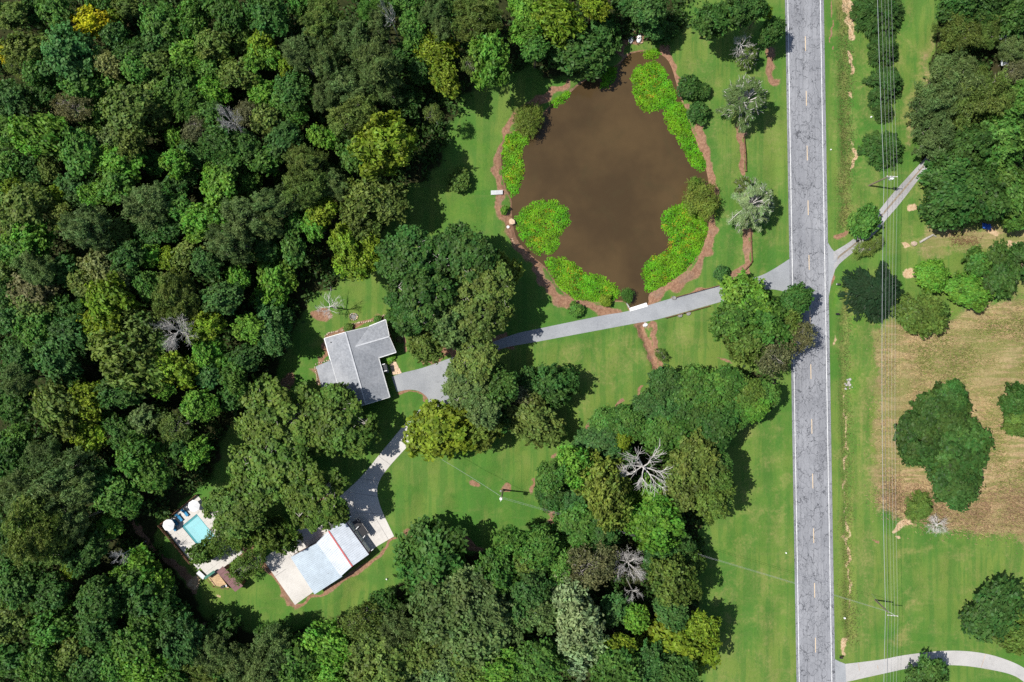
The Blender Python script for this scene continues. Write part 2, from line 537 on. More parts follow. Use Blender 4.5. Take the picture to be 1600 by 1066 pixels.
FOREST = [(-60,-60),(1078,-60),(1074,32),(1040,66),(985,55),(955,88),(890,120),(850,126),(835,100),(762,122),(722,150),(700,200),(690,258),(640,296),
          (612,345),(560,415),(530,440),(480,470),(446,550),(430,600),(345,690),(325,755),(245,815),(240,850),(296,920),(325,965),(400,985),(470,985),
          (545,958),(620,935),(636,880),(680,850),(745,868),(800,868),(850,825),(862,800),(842,745),(900,695),(1000,625),(1040,590),(1090,580),(1200,585),
          (1208,622),(1130,668),(1132,760),(1095,830),(1090,950),(1110,1000),(1060,1130),(-60,1130)]
FOREST_E = [(1470,-60),(1660,-60),(1660,335),(1560,338),(1490,345),(1445,250),(1435,190),(1460,90)]
# (mask, half width px, points): soft worn lines on the ground
LINES = [
 ('dirt', 6.0, [(884,131),(853,151),(812,178),(795,198),(781,228),(776,265),(780,300),(783,325)]),
 ('dirt', 8.5, [(783,325),(797,357),(812,385),(838,420),(858,450),(882,470),(935,483),(965,489)]),
 ('dirt', 6.5, [(1034,70),(1045,95),(1055,130)]),
 ('dirt', 6.5, [(1078,170),(1090,195),(1099,225),(1108,268),(1113,300),(1114,350),(1107,385),(1096,410)]),
 ('dirt', 9.0, [(1096,410),(1075,435),(1045,450),(1016,470)]),
 ('dirt', 5.5, [(1157,200),(1159,265)]),
 ('dirt', 4.5, [(1166,355),(1169,410),(1159,424),(1130,444),(1100,456),(1055,468)]),
 ('dirt', 8.0, [(1003,508),(1009,530),(1021,560),(1033,592)]),
 ('dirt', 3.5, [(1018,509),(1026,540),(1037,572)]),
 ('dirt', 4.0, [(920,672),(947,650)]), ('dirt', 2.5, [(962,636),(975,627)]), ('dirt', 3.0, [(992,615),(1003,609)]),
 ('dirt', 3.0, [(868,714),(880,703)]), ('dirt', 3.0, [(832,748),(831,768)]), ('dirt', 4.5, [(846,785),(854,800),(862,815)]),
 ('dirt', 5.0, [(207,812),(232,850),(262,877),(292,900),(302,925)]),
 ('dirt', 3.5, [(500,560),(490,577),(494,600)]), ('dirt', 3.5, [(506,527),(535,518),(585,502),(612,492),(622,505),(632,550)]), ('dirt', 3.5, [(506,527),(512,560),(493,570)]),
 ('dirt', 9.0, [(452,590),(446,602)]), ('dirt', 7.0, [(497,487),(512,490)]),
 ('dirt', 3.0, [(622,613),(640,610),(660,613),(667,624)]), ('dirt', 3.0, [(662,572),(695,556),(704,545)]), ('dirt', 4, [(690,548),(705,545)]),
 ('dirt', 3.5, [(411,872),(440,915),(461,948),(520,915),(575,880),(617,842)]),
 ('dirt', 7.0, [(787,766),(789,766)]), ('dirt', 5.5, [(739,753),(744,755)]), ('dirt', 10.0, [(636,832),(644,834)]), ('sand', 4.5, [(640,838),(647,842)]),
 ('dirt', 4.0, [(722,845),(738,856),(752,862)]), ('dry', 3.5, [(715,842),(770,805)]), ('dry', 3.0, [(760,862),(800,830)]),
 ('dirt', 9.0, [(985,62),(1000,52)]), ('dirt', 5.0, [(972,70),(966,78)]),
 ('dirt', 3.0, [(1125,562),(1140,566)]), ('dirt', 4.0, [(1208,600),(1204,612)]),
 ('dirt', 7.0, [(1203,85),(1208,118),(1212,128)]), ('dry', 6.0, [(1120,80),(1128,100),(1150,112)]), ('dry', 5.0, [(1125,130),(1130,200)]),
 # verge east of the road
 ('dry', 13.0, [(1318,-40),(1320,60),(1322,150),(1324,250),(1324,330),(1316,372)]),
 ('sand', 5.0, [(1326,-30),(1328,20),(1331,60)]), ('sand', 3.5, [(1331,85),(1333,115)]), ('sand', 3.0, [(1331,142),(1333,150)]), ('sand', 3.5, [(1334,230),(1331,262)]), ('sand', 2.0,[(1331,215),(1333,220)]),
 ('dirt', 1.6, [(1296,-30),(1300,70)]), ('dirt', 5.0, [(1306,372),(1320,362)]),
 ('dry', 7.0, [(1322,440),(1322,520),(1320,620),(1322,800),(1328,1000)]),
 ('sand', 1.8, [(1320,620),(1321,780)]), ('sand', 2.4, [(1322,790),(1325,860),(1328,950)]), ('sand', 5.0, [(1322,1003),(1322,1016)]), ('sand', 2.0, [(1329,918),(1331,928)]),
 ('dirt', 2.0, [(1300,416),(1299,450)]), ('sand', 1.6, [(1305,525),(1305,540)]),
 ('dry', 8.0, [(1345,590),(1352,700),(1362,790)]), ('dry', 4.0, [(1362,540),(1360,600)]),
 ('sand', 4.0, [(1418,324),(1428,326)]), ('sand', 3.5, [(1416,380),(1419,383)]), ('sand', 8.0, [(1420,430),(1424,434)]), ('sand', 6.0, [(1580,376),(1588,388)]), ('sand', 5, [(1546,360),(1550,372)]),
 ('dry', 9.0, [(1424,352),(1424,385),(1440,378)]), ('dry', 16.0, [(1440,290),(1450,320)]),
 ('sand', 3.5, [(1398,832),(1408,818),(1425,812)]), ('sand', 4.0, [(1404,841),(1406,842)]), ('dry', 4.0, [(1345,832),(1355,836)]), ('dirt', 3.5, [(1363,844),(1366,846)]),
 ('dry', 5.0, [(1412,985),(1430,980)]), ('dry', 6.0, [(1402,995),(1415,993)]), ('dry', 5.0, [(1400,1008),(1412,1007)]), ('dry', 6.0, [(1415,950),(1440,945)]), ('dry', 6.0, [(1402,865),(1460,855)]),
 # verge west of the road
 ('dry', 4.0, [(1204,690),(1207,760),(1208,830),(1218,890)]), ('dry', 5.0, [(1168,900),(1168,1066)]), ('dry', 3, [(1222,940),(1226,1066)]),
 ('dry', 6.0, [(1138,980),(1138,1066)]), ('dry', 8.0, [(1200,640),(1206,680)]), ('dry', 10.0, [(1165,60),(1160,40)]),
 ('dry', 6, [(1192,360),(1192,440)]), ('dry', 8, [(1072,40),(1082,62)]),
 ('dry', 14, [(905,560),(960,600)]), ('dry', 8, [(870,570),(990,540)]), ('dry', 10, [(950,570),(1000,570)]),
 ('lush', 22, [(690,215),(760,230),(745,300),(700,330),(760,340)]), ('lush', 14, [(720,320),(770,330)]), ('lush', 26, [(1160,700),(1160,800),(1140,860)]),
 ('lush', 14, [(1338,590),(1332,612),(1345,600)]), ('lush', 7, [(1307,450),(1305,480)]), ('lush', 10, [(1330,480),(1340,520)]),
 ('lush', 10, [(480,500),(470,550),(465,575)]), ('lush', 12, [(560,480),(590,480)]),
 ('sand', 4.5, [(566,752),(560,768)]), ('dirt', 6, [(505,775),(495,790)]),
 ('sand', 7, [(306,905),(302,912)]), ('dirt', 10, [(360,835),(375,850),(390,870)]), ('sand', 9, [(372,830),(385,850)]), ('sand', 3, [(338,930),(344,933)]),
]
AREAS = [
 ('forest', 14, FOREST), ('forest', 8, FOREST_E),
 ('field', 20, [(1366,520),(1385,498),(1440,498),(1480,502),(1530,475),(1570,470),(1680,462),(1680,852),(1600,843),(1500,829),(1440,815),(1400,808),(1374,800),(1360,700),(1368,620)]),
 ('dry', 18, [(1455,345),(1500,350),(1560,345),(1680,340),(1680,470),(1570,470),(1540,400),(1480,395),(1445,395)]),
 ('dry', 12, [(1425,120),(1445,80),(1470,20),(1480,-30),(1440,120),(1425,200),(1400,200)]),
 ('dry', 10, [(1140,650),(1232,600),(1246,1200),(1090,1200),(1115,1000),(1105,900),(1145,760)], .42),
 ('dry', 10, [(1290,-60),(1440,-60),(1430,250),(1370,330),(1300,390)], .44),
 ('dry', 10, [(1302,430),(1372,430),(1368,700),(1376,1030),(1306,1030)], .48),
 ('dry', 14, [(1376,800),(1680,850),(1680,1080),(1376,1040)], .36),
 ('dry', 14, [(845,540),(1100,490),(1110,560),(1000,590),(900,660),(880,600)], .42),
 ('dry', 12, [(1060,30),(1225,20),(1232,400),(1110,440),(1118,300),(1060,120)], .38),
 ('field', 16, [(1440,340),(1500,352),(1560,348),(1680,344),(1680,420),(1590,392),(1520,400),(1470,410),(1428,400)], .62),
 ('field', 8, [(1440,90),(1455,60),(1462,120),(1440,190),(1425,235),(1405,235),(1425,160)], .5),
 ('dirt', 5, [(700,540),(740,540),(790,520),(800,545),(760,560),(720,565)]),
]
DRIVE = {}   # filled below: paved outlines in pixels
DRIVE['farm_driveway'] = smooth([(612,589),(628,583),(660,575),(700,561),(735,548),(800,523.5),(840,514),(942,493),(982,486),(1050,466),(1104,451.5),(1149,441),(1185,432),(1208,421),(1233,405)], n=4) + \
       [(1240,460)] + smooth([(1235,458),(1200,452),(1160,462),(1106,477.5),(1028,499),(987,506.5),(845.6,533),(780,546),(738,570),(722,592),(716,606),(706,627),(690,634),(668,640),(654,656),(640,664)], n=4)[1:] + \
       smooth([(636,661),(650,645),(668,630),(668,622),(656,612),(640,609),(620,612.5)], n=4)
DRIVE['yard_pad'] = smooth([(634,661),(597.5,704.6),(562,747.6),(516.5,788)], n=4) + [(489,808),(440,850),(411,874.5),(460.9,945.4),(590.4,853),(615.8,838)] + \
       smooth([(598.7,803),(590,775.5),(592.4,752.7),(610,727),(646,688)], n=4)
DRIVE['gravel_left'] = smooth([(1302.7,393.4),(1338,370),(1375,327),(1395.6,301.6),(1443,250),(1462,230)], n=4)
DRIVE['gravel_right'] = smooth([(1302,431),(1309,415),(1336,392),(1366.7,365.6),(1383,345),(1408,316),(1453,258),(1474,240)], n=4)
DRIVE['lane_top'] = smooth([(1321,1037.5),(1375,1031),(1412,1024),(1462,1018),(1500,1017),(1537,1021),(1570,1030),(1602,1045),(1640,1075)], n=4)
DRIVE['lane_bottom'] = smooth([(1322,1066),(1375,1054),(1440,1041),(1500,1040),(1550,1047),(1582,1055),(1600,1066),(1620,1085)], n=4)

# pool frame: origin at the corner by the sun beds, u along the pool, v across it
PO = P(307.6, 803.1)
PU = (P(349.8, 854.6)-P(307.6, 803.1)).normalized()
PV = Vector((-PU.y, PU.x, 0))
if (P(284.8, 823.3)-PO).dot(PV) < 0: PV = -PV
POOL_L, POOL_W = 9.8, 4.35
def pool(u, v, z=0.0):
    q = PO+PU*u+PV*v
    return Vector((q.x, q.y, z))

# ------------------------------------------------------------------ ground: one sheet out to the horizon
def pts_np(pix):
    return np.array([[P(a, b).x, P(a, b).y] for a, b in pix])

def seg_dist(X, Y, pl, closed=False):
    d = np.full(X.shape, 1e9)
    m = len(pl)
    for i in range(m if closed else m-1):
        ax, ay = pl[i]; bx, by = pl[(i+1) % m]
        dx, dy = bx-ax, by-ay
        L = dx*dx+dy*dy+1e-9
        t = np.clip(((X-ax)*dx+(Y-ay)*dy)/L, 0, 1)
        d = np.minimum(d, (X-ax-t*dx)**2+(Y-ay-t*dy)**2)
    return np.sqrt(d)

def inside(X, Y, pl):
    c = np.zeros(X.shape, bool)
    m = len(pl)
    for i in range(m):
        ax, ay = pl[i]; bx, by = pl[(i+1) % m]
        if ay == by: continue
        c ^= ((ay > Y) != (by > Y)) & (X < (bx-ax)*(Y-ay)/(by-ay)+ax)
    return c

def sdist(X, Y, pl):
    d = seg_dist(X, Y, pl, True)
    return np.where(inside(X, Y, pl), -d, d)

def axis(lo, hi, step):
    core = np.arange(lo, hi+1e-6, step)
    far = np.array([6, 15, 30, 60, 120, 250, 500, 1000, 2000, 3200.0])
    return np.concatenate([lo-far[::-1], core, hi+far])

gx, gy = axis(-124, 124, 0.42), axis(-86, 86, 0.42)
GX, GY = np.meshgrid(gx, gy)
GZ = np.zeros(GX.shape)
masks = {k: np.zeros(GX.shape) for k in ('dirt', 'dry', 'forest', 'sand', 'field', 'lush')}
def wander(amp, seed):
    r = np.random.RandomState(seed); o = np.zeros(GX.shape)
    for i in range(14):
        a, f = r.uniform(0, 6.28), r.uniform(.35, 2.6)
        o += np.sin(GX*f*math.cos(a)+GY*f*math.sin(a)+r.uniform(0, 6.28))*amp/(1+f)
    return o
WX, WY = GX+wander(.34, 1), GY+wander(.34, 2)
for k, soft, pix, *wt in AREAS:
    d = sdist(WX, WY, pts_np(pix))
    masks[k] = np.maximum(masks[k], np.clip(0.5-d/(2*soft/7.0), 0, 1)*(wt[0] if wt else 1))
for k, w, pix in LINES:
    d = seg_dist(WX, WY, pts_np(smooth(pix, False, 3) if len(pix) > 2 else pix))
    w /= 7.0
    masks[k] = np.maximum(masks[k], np.clip(0.5+(w-d)/((2.6 if k in ('dry', 'lush') else 1.5)*w+0.4), 0, 1)*(.82 if k == 'sand' and w < 3/7 else 1)*((0.85 if pix[0][0] > 1290 else 0.62) if k in ('dry', 'lush') else 1))
pd = sdist(GX, GY, pts_np(POND))
t = np.clip((1.2-pd)/4.0, 0, 1)
GZ -= 1.5*t*t*(3-2*t)
masks['dirt'] = np.maximum(masks['dirt'], np.clip(0.75-pd/1.3, 0, 1)*(pd > -8))
for pix, w, dep in (([(1003,511),(1009,530),(1021,560),(1033,592)], 1.5, 0.8), ([(1318,-40),(1322,150),(1324,330),(1318,366)], 2.2, 0.35), ([(1322,445),(1320,620),(1322,800),(1328,1010)], 1.6, 0.35),
                    ([(920,672),(947,650)], 0.6, 0.3)):
    d = seg_dist(GX, GY, pts_np(pix))
    q = np.clip(1-d/w, 0, 1)
    GZ -= dep*q*q*(3-2*q)
# gentle lumps in the rough grass, none under the paving
rs = np.random.RandomState(4)
paved = np.full(GX.shape, 1e9)
for nm in ('farm_driveway', 'yard_pad'):
    paved = np.minimum(paved, sdist(GX, GY, pts_np(DRIVE[nm])))
paved = np.minimum(paved, seg_dist(GX, GY, pts_np([(1257, -300), (1275, 1400)]))-5.5)
paved = np.minimum(paved, seg_dist(GX, GY, pts_np(DRIVE['gravel_left']))-3)
paved = np.minimum(paved, seg_dist(GX, GY, pts_np(DRIVE['lane_top']))-5)
paved = np.minimum(paved, seg_dist(GX, GY, pts_np([(553, 530), (590, 600)]))-9)
uu = (GX-PO.x)*PU.x+(GY-PO.y)*PU.y
vv = (GX-PO.x)*PV.x+(GY-PO.y)*PV.y
paved = np.where((uu > -4) & (uu < POOL_L+4.5) & (vv > -4) & (vv < 9), 0.0, paved)
lump = np.zeros(GX.shape)
for i in range(26):
    a, f = rs.uniform(0, 6.28), rs.uniform(0.15, 1.1)
    lump += np.sin(GX*f*math.cos(a)+GY*f*math.sin(a)+rs.uniform(0, 6.28))*0.016/f**0.4
GZ += lump*np.clip(paved/1.5, 0, 1)*np.clip(pd/2, 0, 1)*2.0
GZ = np.where(paved < 0.3, np.minimum(GZ, 0.0)*0, GZ)
# the hole for the swimming pool, under the paving round it
uu = (GX-PO.x)*PU.x+(GY-PO.y)*PU.y
vv = (GX-PO.x)*PV.x+(GY-PO.y)*PV.y
hole = (uu > -0.75) & (uu < POOL_L+0.75) & (vv > -0.75) & (vv < POOL_W+0.75)
GZ = np.where(hole, -2.2, GZ)

nx, ny = len(gx), len(gy)
verts = np.stack([GX.ravel(), GY.ravel(), GZ.ravel()], 1)
idx = np.arange(nx*ny).reshape(ny, nx)
quads = np.stack([idx[:-1, :-1].ravel(), idx[:-1, 1:].ravel(), idx[1:, 1:].ravel(), idx[1:, :-1].ravel()], 1)

def mesh_np(name, verts, faces, mat, attrs=None, smooth_=False):
    """fast mesh from arrays; faces all have the same number of corners"""
    me = bpy.data.meshes.new(name)
    n, k = faces.shape
    me.vertices.add(len(verts))
    me.vertices.foreach_set('co', np.asarray(verts, np.float32).ravel())
    me.loops.add(n*k)
    me.loops.foreach_set('vertex_index', faces.ravel().astype(np.int32))
    me.polygons.add(n)
    me.polygons.foreach_set('loop_start', np.arange(0, n*k, k, dtype=np.int32))
    if smooth_:
        me.polygons.foreach_set('use_smooth', np.ones(n, bool))
    me.materials.append(mat)
    for an, (typ, arr) in (attrs or {}).items():
        a = me.attributes.new(an, typ, 'POINT')
        a.data.foreach_set('color' if typ == 'FLOAT_COLOR' else 'value', np.asarray(arr, np.float32).ravel())
    me.update(calc_edges=True)
    return me

one = np.ones(nx*ny)
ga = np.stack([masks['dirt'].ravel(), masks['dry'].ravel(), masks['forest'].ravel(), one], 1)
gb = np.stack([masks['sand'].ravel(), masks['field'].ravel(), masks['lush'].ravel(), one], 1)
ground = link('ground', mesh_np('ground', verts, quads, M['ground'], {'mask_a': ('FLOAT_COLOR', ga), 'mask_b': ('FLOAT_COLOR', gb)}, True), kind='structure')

def ground_z(x, y):
    i = int(np.clip(np.searchsorted(gx, x), 0, nx-1)); j = int(np.clip(np.searchsorted(gy, y), 0, ny-1))
    return float(GZ[j, i])

# pond
c = pts_np(POND).mean(0)
wp = []
for a, b in pts_np(POND):
    d = np.array([a, b])-c
    wp.append(Vector((*(c+d*(1+1.6/np.linalg.norm(d))), -0.32)))
pw = MB()
tri = tessellate_polygon([wp])
pw.add(wp, [t if (wp[t[1]]-wp[t[0]]).cross(wp[t[2]]-wp[t[0]]).z > 0 else t[::-1] for t in tri])
obj('pond_water', pw, M['pond_water'], kind='structure')

# ------------------------------------------------------------------ road with its markings
def road_x(y_px, off):              # pixel x of a line off metres right of the road centre
    return 1257.0+(y_px)*(18.0/1066.0)+off*7.0
def strip(x0, x1, y0, y1, z, thick, name, mat, parent=None, kind=None):
    mb = MB().slab([P(road_x(y0, x0), y0)+Vector((0, 0, z)), P(road_x(y1, x0), y1)+Vector((0, 0, z)),
                    P(road_x(y1, x1), y1)+Vector((0, 0, z)), P(road_x(y0, x1), y0)+Vector((0, 0, z))], thick)
    return obj(name, mb, mat, parent, kind)
road = strip(-4.35, 4.30, -500, 1600, 0.050, 0.25, 'road', M['asphalt'], kind='structure')
strip(-3.82, -3.66, -500, 1600, 0.056, 0.004, 'edge_line', M['white_line'], road)
strip(3.44, 3.60, -500, 1600, 0.056, 0.004, 'edge_line', M['white_line'], road)
for k in range(-1, 14):
    y0 = 57+k*85.4
    strip(-0.05, 0.09, y0, y0+23, 0.056, 0.004, 'lane_dash', M['yellow_line'], road)

def sheet(name, pix, z, thick, mat, kind='structure', parent=None):
    mb = MB().slab([p+Vector((0, 0, z)) for p in poly(pix)], thick)
    return obj(name, mb, mat, parent, kind)
sheet('asphalt_driveway', DRIVE['farm_driveway'], 0.030, 0.15, M['drive'])
pad = sheet('concrete_driveway', DRIVE['yard_pad'], 0.045, 0.15, M['concrete'])
for a, b in (((592,713),(611,727)), ((562,748),(593,752)), ((537,768),(590,776)), ((505,800),(599,803)), ((552,788),(585,856)), ((575,790),(607,843)), ((441,850),(497,921)), ((470,838),(480,852)), ((428,902),(447,889))):
    n_ = Vector((b[1]-a[1], a[0]-b[0], 0)).normalized()*.28
    sheet('concrete_joint', [(a[0]+n_.x, a[1]+n_.y), (b[0]+n_.x, b[1]+n_.y), (b[0]-n_.x, b[1]-n_.y), (a[0]-n_.x, a[1]-n_.y)], 0.049, 0.004, M['grey_stone'], None, pad)
apron = [(1293,378),(1299,388),(1303,392.5),(1309,402),(1302,431),(1299,440),(1294,470)]
sheet('gravel_apron', [(1287,372)]+apron+[(1288,480)], 0.022, 0.12, M['drive'])
L, Rr = DRIVE['gravel_left'], DRIVE['gravel_right']
def lerp(a, b, t): return (a[0]+(b[0]-a[0])*t, a[1]+(b[1]-a[1])*t)
def resample(pl, n):
    a = np.array(pl); d = np.concatenate([[0], np.cumsum(np.hypot(*np.diff(a, axis=0).T))])
    t = np.linspace(0, d[-1], n)
    return list(zip(np.interp(t, d, a[:, 0]), np.interp(t, d, a[:, 1])))
m_ = 26
L, Rr = resample(L, m_), resample(Rr, m_)
sheet('gravel_track', [lerp(L[i], Rr[i], 0.0) for i in range(m_)]+[lerp(L[i], Rr[i], 0.40) for i in range(m_-1, -1, -1)], 0.026, 0.12, M['gravel'])
sheet('gravel_track', [lerp(L[i], Rr[i], 0.56) for i in range(m_)]+[lerp(L[i], Rr[i], 1.0) for i in range(m_-1, -1, -1)], 0.026, 0.12, M['gravel'])
sheet('track_middle', [lerp(L[i], Rr[i], 0.36) for i in range(m_)]+[lerp(L[i], Rr[i], 0.60) for i in range(m_-1, -1, -1)], 0.018, 0.1, plain('track_dirt', (0.23, 0.19, 0.14), 0.95, 0.35, 2.0))
sheet('concrete_lane', DRIVE['lane_top']+DRIVE['lane_bottom'][::-1], 0.030, 0.14, M['old_concrete'])
sheet('lane_apron', [(1300,1028),(1312,1034),(1321,1037.5),(1322,1066),(1322,1110),(1300,1110)], 0.022, 0.12, M['drive'])

# joints and tar marks of the lane
for a, b in (((1341,1036),(1343,1048)), ((1371,1040),(1372,1046)), ((1449,1020),(1451,1039)), ((1540,1022),(1533,1043))):
    sheet('lane_joint', [(a[0]-.4, a[1]), (a[0]+.5, a[1]), (b[0]+.5, b[1]), (b[0]-.4, b[1])], 0.034, 0.004, M['stone'])
# ------------------------------------------------------------------ the house
rnd = random.Random(11)
def walls(mb, pts, top, bottom=-0.1, t=None):
    """upright walls on a closed 3d outline"""
    n = len(pts)
    vs = [Vector((p.x, p.y, bottom)) for p in pts]+[Vector((p.x, p.y, top)) for p in pts]
    return mb.add(vs, [(i, (i+1) % n, n+(i+1) % n, n+i) for i in range(n)])
def inset(pts, d):
    c = sum(pts, Vector((0, 0, 0)))/len(pts)
    return [p+(c-p).normalized()*d for p in pts]

hz, rz = 2.9, 5.0
h_nw, h_rn, h_rs = P(507,528.6,hz), P(539.5,519,rz), P(571.7,632.3,rz)
h_en, h_ee, h_se = P(577,510.3,hz), P(590.8,559,hz), P(608.4,621,hz)
h_sw = h_rs+(h_nw-h_rn)
w_ne, w_se, w_re = P(602.8,500,hz), P(618.8,550,hz), P(608.4,526,4.6)
w_rw = P(549,544.5,4.6)
house = thing('house', P(560,565), 'L-shaped house under a grey shingle roof beside the parking loop', 'house')
obj('wall', walls(walls(MB(), [inset([h_nw, h_en, h_se, h_sw], .7)[i] for i in range(4)], 2.85), inset([P(572,511,hz), w_ne, w_se, P(586,560,hz)], .6), 2.84), M['brick'], house)
roof = obj('roof', MB().slab([h_rn, h_nw, h_sw, h_rs], .16), M['shingle'], house)
obj('roof_slope', MB().slab([h_rn, h_rs, h_se, h_en], .16), M['shingle'], house)
obj('roof_slope', MB().slab([h_en-(w_rw-h_en)*0, w_ne, w_re, w_rw], .16), M['shingle'], house)
obj('roof_slope', MB().slab([h_ee, w_rw, w_re, w_se], .16), M['shingle'], house)
p_a, p_b = P(516.7,563,2.86), P(533,620,2.86)
obj('porch_roof', MB().slab([p_a, P(493.6,572.5,2.30), P(508.5,627,2.30), p_b], .14), M['shingle'], house)
obj('porch_post', MB().box(P(496,575,1.1), (.15, .15, 2.2)), M['white'], house)
obj('porch_post', MB().box(P(503,600,1.1), (.15, .15, 2.2)), M['white'], house)
up = Vector((0, 0, .05))
obj('ridge_cap', MB().bar(h_rn+up, h_rs+up, .30, .07), M['ridge'], house)
obj('ridge_cap', MB().bar(P(556,541.2,4.6)+up, w_re+up, .30, .07), M['ridge'], house)
for a, b in ((h_nw, h_sw), (h_nw, h_rn), (h_rn, h_en), (h_en, w_ne), (w_ne, w_re), (w_re, w_se), (w_se, h_ee), (h_ee, h_se), (h_se, h_rs), (h_rs, h_sw)):
    obj('fascia', MB().bar(a-Vector((0, 0, .09)), b-Vector((0, 0, .09)), .09, .17), M['white'], house)
obj('vent_pipe', MB().tube([P(516.6,535,3.2), P(516.6,535,3.75)], .10, 8), M['black'], house)
obj('vent_pipe', MB().tube([P(549,600,4.2), P(549,600,4.8)], .07, 8), M['grey_metal'], house)
e_dir = (h_se-h_ee).normalized()
for t, nm in ((.22, 'door'), (.50, 'window'), (.78, 'window')):
    q = h_ee.lerp(h_se, t)+(h_rn-h_en).normalized()*.66
    ang = math.atan2(e_dir.y, e_dir.x)
    if nm == 'door':
        d = obj('door', MB().box((q.x, q.y, 1.05), (.95, .12, 2.1), ang), M['brown_wood'], house)
    else:
        f = obj('window', MB().box((q.x, q.y, 1.45), (1.5, .12, 1.2), ang), M['white'], house)
        obj('pane', MB().box((q.x, q.y, 1.45), (1.34, .15, 1.04), ang), M['glass'], f)
for a, b, zz in ((548.5, 566, 4.1), (583, 590, 3.6), (590, 534, 4.2), (530, 550, 3.7)):
    obj('roof_vent', MB().box(P(a, b, zz), (.36, .36, .22), .3), M['dark_metal'], house)
for a, b in ((h_nw, h_sw), (h_se, h_ee), (h_ee, w_se), (h_en, w_ne)):
    o_ = (a-b).normalized().cross(Vector((0, 0, 1)))
    if o_.dot((a+b)/2-P(560,565)) < 0: o_ = -o_
    obj('gutter', MB().bar(a+o_*.12-Vector((0, 0, .12)), b+o_*.12-Vector((0, 0, .12)), .13, .10), M['grey_metal'], house)
# little porch by the front door, with two pale beams
q = lambda a, b, z: P(480+a/6.27, 480+b/6.27, z)
obj('porch_slab', MB().slab([q(715,545,.3), q(775,545,.3), q(800,640,.3), q(740,640,.3)], .35), M['old_concrete'], house)
obj('porch_canopy', MB().slab([q(728,570,2.3), q(775,562,2.3), q(785,622,2.3), q(742,628,2.3)], .10), M['charcoal'], house)
obj('porch_beam', MB().bar(q(722,566,2.36), q(762,556,2.36), .14, .12), M['white'], house)
obj('porch_beam', MB().bar(q(736,632,2.36), q(782,622,2.36), .14, .12), M['white'], house)

# flagstone path, stone by stone
fs = bpy.data.objects.new('flagstone_path', None); C.objects.link(fs); fs['kind'] = 'structure'
fs.location = P(617, 578)
def stone_mb(c, r, hgt, rr, n=7, sx=1.0):
    mb = MB()
    a0 = rr.uniform(0, 6.28)
    ring = []
    for k in range(n):
        a = 2*math.pi*k/n
        d = r*rr.uniform(.78, 1.1)
        x, y = math.cos(a)*d*sx, math.sin(a)*d
        ring.append(Vector((c[0]+x*math.cos(a0)-y*math.sin(a0), c[1]+x*math.sin(a0)+y*math.cos(a0), 0)))
    vs = [Vector((p.x, p.y, c[2]-.05)) for p in ring]
    top = [Vector((c[0]+(p.x-c[0])*.82, c[1]+(p.y-c[1])*.82, c[2]+hgt*rr.uniform(.85, 1.1))) for p in ring]
    mid = Vector((c[0], c[1], c[2]+hgt*1.05))
    fs_ = [(i, (i+1) % n, n+(i+1) % n, n+i) for i in range(n)]+[(n+i, n+(i+1) % n, 2*n) for i in range(n)]
    return mb.add(vs+top+[mid], fs_)
quad = [(800,528),(868,538),(925,645),(838,668)]
for i in range(5):
    for j in range(8):
        u, v = (i+.5+rnd.uniform(-.16, .16))/5, (j+.5+rnd.uniform(-.16, .16))/8
        x = (quad[0][0]*(1-u)+quad[1][0]*u)*(1-v)+(quad[3][0]*(1-u)+quad[2][0]*u)*v
        y = (quad[0][1]*(1-u)+quad[1][1]*u)*(1-v)+(quad[3][1]*(1-u)+quad[2][1]*u)*v
        obj('flagstone', stone_mb(q(x, y, .01), .30, .07, rnd), M['pale_stone'], fs, smooth_=False)

# stone edging of the beds round the house
ed = thing('stone_edging', P(507,527), 'line of tan stones edging the beds along the house walls', 'edging')
for pl in ([(506,529),(513,521),(536,516.5)], [(548,507),(565,504),(585,500.5)], [(592,497),(602,492),(611,491.5),(617,497),(618,502)], [(506,531),(511,545),(515.5,561),(505,565),(494,568.5)], [(492,574),(495,590),(498,600)]):
    pl = resample(smooth(pl, False, 4), max(4, int(sum(math.dist(pl[i], pl[i+1]) for i in range(len(pl)-1))/2.6)))
    for a, b in pl:
        obj('edging_stone', stone_mb(P(a+rnd.uniform(-.7, .7), b+rnd.uniform(-.7, .7), .02), rnd.uniform(.15, .26), .18, rnd, 6), M['stone'], ed)

# fire ring on the lawn behind the house
fp = thing('fire_ring', P(552.5,495), 'small ring of pale stones on the lawn above the house', 'fire pit')
for k in range(13):
    a = 2*math.pi*k/13
    c = P(552.5,495)+Vector((math.cos(a)*.85, math.sin(a)*.7, 0))
    obj('ring_stone', stone_mb(c, .22, .25, rnd, 6), M['grey_wood'] if k % 3 else M['pale_stone'], fp)
obj('ash_bed', MB().slab([P(552.5,495)+Vector((math.cos(k*.6283)*.6, math.sin(k*.6283)*.5, .05)) for k in range(10)], .08), M['grey_stone'], fp)

